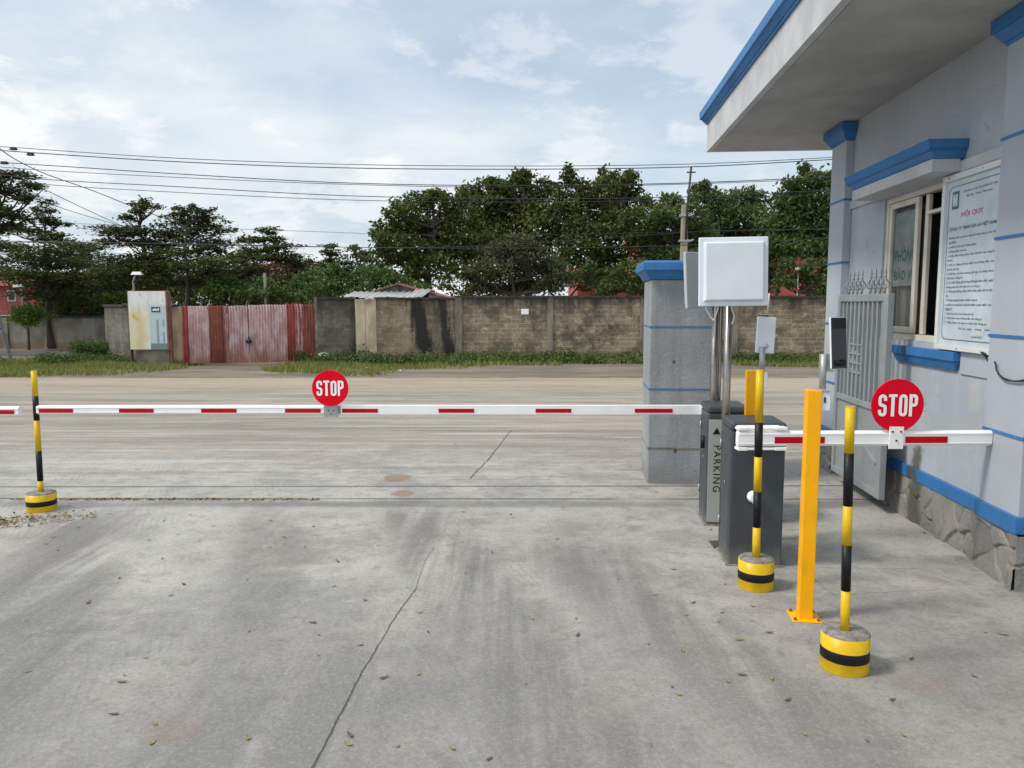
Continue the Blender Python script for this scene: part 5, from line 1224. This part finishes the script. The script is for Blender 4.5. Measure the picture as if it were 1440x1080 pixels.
body = [('Để đảm bảo an toàn và trật tự trong công ty, toàn thể', 1., 0), ('quy định:', .18, 0), ('A. ĐỐI VỚI CÁN BỘ CÔNG NHÂN', .62, 1), ('1. Không uống rượu bia.', .42, 0), ('2. Phải mặc đồng phục, đeo thẻ khi vào công ty', 1., 0), ('làm việc.', .12, 0),
        ('3. Để xe đúng nơi quy định và hướng dẫn của', 1., 0), ('bảo vệ, tắt máy.', .28, 0), ('4. Giữ gìn vệ sinh chung, giữ gìn và chấp hành', 1., 0), ('nội quy công ty.', .38, 0), ('5. Có mặt đúng giờ trong thời gian làm việc, nghỉ', 1., 0), ('không mang vật dễ cháy nổ vào công ty.', .76, 0),
        ('6. Tham gia phòng cháy chữa cháy, bảo vệ tài sản', 1., 0), ('chung.', .06, 0), ('7. Không mang tài sản ra khỏi công ty.', .72, 0), ('B. ĐỐI VỚI KHÁCH HÀNG ĐẾN LÀM VIỆC TẠI', 1., 1), ('CÔNG TY', .17, 1), ('1. Xuất trình giấy tờ tại cổng bảo vệ.', .66, 0), ('2. Thực hiện theo hướng dẫn của công ty.', .84, 0), ('3. Chấp hành nội quy an toàn của công ty.', .93, 0)]
z = 2.105
for (tx_, f_, bd_) in body:
    bline(tx_, z, .60 * f_, .022 if not bd_ else .021, INK, yl, .012 if not bd_ else .03); z -= .0305
bline('Gia Lai, ngày    tháng    năm', z + .012 - .02, .40, .018, INK, yl - .20)
bline('GIÁM ĐỐC', z - .055, .14, .020, INK, yl - .38)
# small screws on the board frame
mb = MB()
for (yy, zz_) in ((.44, 2.515), (.0, 2.515), (.2, 1.352)): mb.tube([(-.045, yy, zz_), (-.049, yy, zz_)], .006, 8)
mb.build('screws', GALV, nb)

# ------------------------------------------------------------------ open metal gate leaf folded against the wall
GXo = -.21
ln0, ln1 = .86, 1.99
q = G(1240, 705, .10)
lg = thing('metal_gate', 'grey steel gate leaf with bars and spear tips folded against the wall', 'gate', (BX + UB[0] * .20 + UA[0] * .92, BYY + UB[1] * .20 + UA[1] * .92, 0), -A4 )
Wg = 1.12; zg0, zg1 = .115, 1.735; fr = .06; mz = .80
mb = MB()
mb.box(-.025, .025, 0, fr + .03, zg0, zg1); mb.box(-.025, .025, Wg - fr, Wg, zg0, zg1)
mb.box(-.024, .024, fr + .03, Wg - fr, zg1 - .06, zg1 - .001); mb.box(-.024, .024, fr + .03, Wg - fr, zg0 + .001, zg0 + .06); mb.box(-.024, .024, fr + .03, Wg - fr, mz, mz + .05)
mb.build('gate_frame', GATEP, lg, bevel=.004)
nbar = 10
for i in range(nbar):
    y = fr + .03 + (Wg - 2 * fr - .03) * (i + .5) / nbar
    mb = MB(); mb.box(-.011, .011, y - .0135, y + .0135, mz + .051, zg1 - .061); mb.build('bar', GATEP, lg)
    if i % 5 == 4: continue
    mb = MB(); z = zg1
    mb.lathe([(.008, z - .002), (.010, z + .02), (.014, z + .025), (.008, z + .035)], 0, y, 8)
    for a_ in range(4):
        an_ = a_ * pi / 2; c_, s_ = cos(an_), sin(an_)
        mb.tube(smooth_path([(0, y, z + .03), (.032 * c_, y + .032 * s_, z + .065), (.026 * c_, y + .026 * s_, z + .09), (0, y, z + .125)], 3), .005, 5)
    mb.lathe([(.006, z + .12), (.013, z + .135), (.006, z + .145), (.012, z + .165), (.001, z + .215)], 0, y, 8); mb.build('spear_tip', GATEP, lg)
yy0, yy1 = .52, .84
mb = MB()
for z in (1.30, 1.22, 1.14, 1.06): mb.box(-.013, .013, yy0, yy1, z, z + .013)
for zc_ in (1.262, 1.182, 1.102):
    for j in range(4):
        yc_ = yy0 + (yy1 - yy0) * (j + .5) / 4
        for s_ in (-1, 1): mb.tube(smooth_path([(0, yc_ + s_ * .034, zc_ - .03), (0, yc_ + s_ * .006, zc_ - .012), (0, yc_ + s_ * .006, zc_ + .012), (0, yc_ + s_ * .034, zc_ + .03)], 3), .006, 5)
mb.build('scrollwork', GATEP, lg)
mb = MB(); mb.box(-.008, .008, fr + .03, Wg - fr, zg0 + .061, mz - .001); mb.build('lower_panel', GATEP, lg)
mb = MB(); cyy, czz = Wg / 2, (zg0 + mz) / 2 + .03
def brace(p, q_, w_=.022):
    dx, dz = q_[0] - p[0], q_[1] - p[1]; L_ = math.hypot(dx, dz); nx, nz = -dz / L_ * w_ / 2, dx / L_ * w_ / 2
    mb.prism([(p[0] + nx, p[1] + nz), (p[0] - nx, p[1] - nz), (q_[0] - nx, q_[1] - nz), (q_[0] + nx, q_[1] + nz)], 0, -.030, -.0085)
brace((fr + .03, czz - .10), (cyy, czz + .06)); brace((cyy, czz + .058), (Wg - fr, czz - .10)); brace((cyy, czz + .0625), (cyy, mz - .005), .02)
mb.build('brace', GATEP, lg)
mb = MB()
for z in (.35, 1.5): mb.tube([(.0, Wg + .02, z), (.0, Wg + .02, z + .09)], .018, 10)
mb.build('hinge', GALV, lg)

# ------------------------------------------------------------------ fallen leaves and sweepings
LV = [paint('leaf_green', (.20, .24, .06), .6, var=.3, gs=20), paint('leaf_brown', (.13, .085, .045), .7, var=.3, gs=20), paint('leaf_olive', (.23, .21, .08), .7, var=.3, gs=20)]
protos = []
for v in range(6):
    mb = MB(); L_ = .036; nn_ = 7; cv = random.uniform(-.5, .5); vs = []
    for i in range(nn_):
        f = i / (nn_ - 1); wv2 = .0062 * sin(pi * f ** .8) + .0006; xx_ = (f - .5) * L_; yo = cv * L_ * .3 * (f - .5) ** 2 * 4; zc_ = .001 + .005 * random.uniform(.3, 1) * (f - .5) ** 2 * 4
        vs += [(xx_, yo - wv2, zc_ + .0015), (xx_, yo, zc_), (xx_, yo + wv2, zc_ + .0015)]
    fs = []
    for i in range(nn_ - 1):
        a_ = 3 * i; fs += [(a_, a_ + 3, a_ + 4, a_ + 1), (a_ + 1, a_ + 4, a_ + 5, a_ + 2)]
    mb.add(vs, fs); protos.append(mb.build('fallen_leaf', LV[v % 3]))
spots = [(168, 813), (125, 848), (350, 1038), (175, 950), (172, 960), (40, 945), (215, 1045), (160, 1005), (490, 1048), (348, 1040), (540, 954), (560, 1050), (636, 1053), (688, 1068), (739, 962), (1000, 745), (975, 848), (960, 915), (1058, 853), (1044, 950), (1024, 960), (1085, 955), (1108, 985), (945, 966), (955, 978), (1370, 952), (1385, 890), (1410, 893), (1255, 985), (1040, 900), (1270, 1035), (1220, 1043), (915, 1048), (1040, 810), (1020, 822), (965, 865), (370, 690), (250, 752), (75, 756), (65, 765), (400, 756), (445, 836), (470, 825), (440, 876), (350, 888), (590, 862), (475, 790), (655, 806), (230, 733), (130, 728), (300, 740), (210, 760), (110, 742), (640, 625), (600, 700), (420, 703), (380, 705), (880, 620), (1300, 750), (1235, 745)]
while len(spots) < 104:
    px, py = random.uniform(-60, 1400), random.triangular(690, 1075, 760)
    if px > 960 and py < 860: continue
    spots.append((px, py))
for i, (px, py) in enumerate(spots):
    o = protos[i % 6] if i < 6 else protos[i % 6].copy()
    if i >= 6: col.objects.link(o)
    g = G(px, py); o.location = (g[0], g[1], .002); o.rotation_euler = (random.uniform(-.12, .12), random.uniform(-.1, .1), random.uniform(0, 6.28)); s_ = random.uniform(.6, 1.35); o.scale = (s_, s_, s_)
    tag(o, 'small curled dry leaf lying on the grey concrete yard', 'leaf', 'fallen leaves scattered over the yard')
# sweepings beside the left bollard
g = G(15, 735); C_ = rng.normal(size=(520, 3)) * (.26, .10, .006) + (g[0], g[1], .012); C_[:, 2] = np.abs(C_[:, 2]); C_[:, 1] += (C_[:, 0] - g[0]) * .35
g = G(200, 703); D_ = rng.uniform(size=(420, 3)) * (2.6, .05, .008) + (g[0] - 1.1, g[1] - .02, .003)
o = leaf_mesh('leaf_litter', np.concatenate([C_, D_]), .03, paint('litter_brown', (.19, .14, .055), .9, var=.4, gs=30), flat=.8)
tag(o, 'dry leaf sweepings gathered along the joint beside the left bollard', 'leaf litter', kind='stuff')
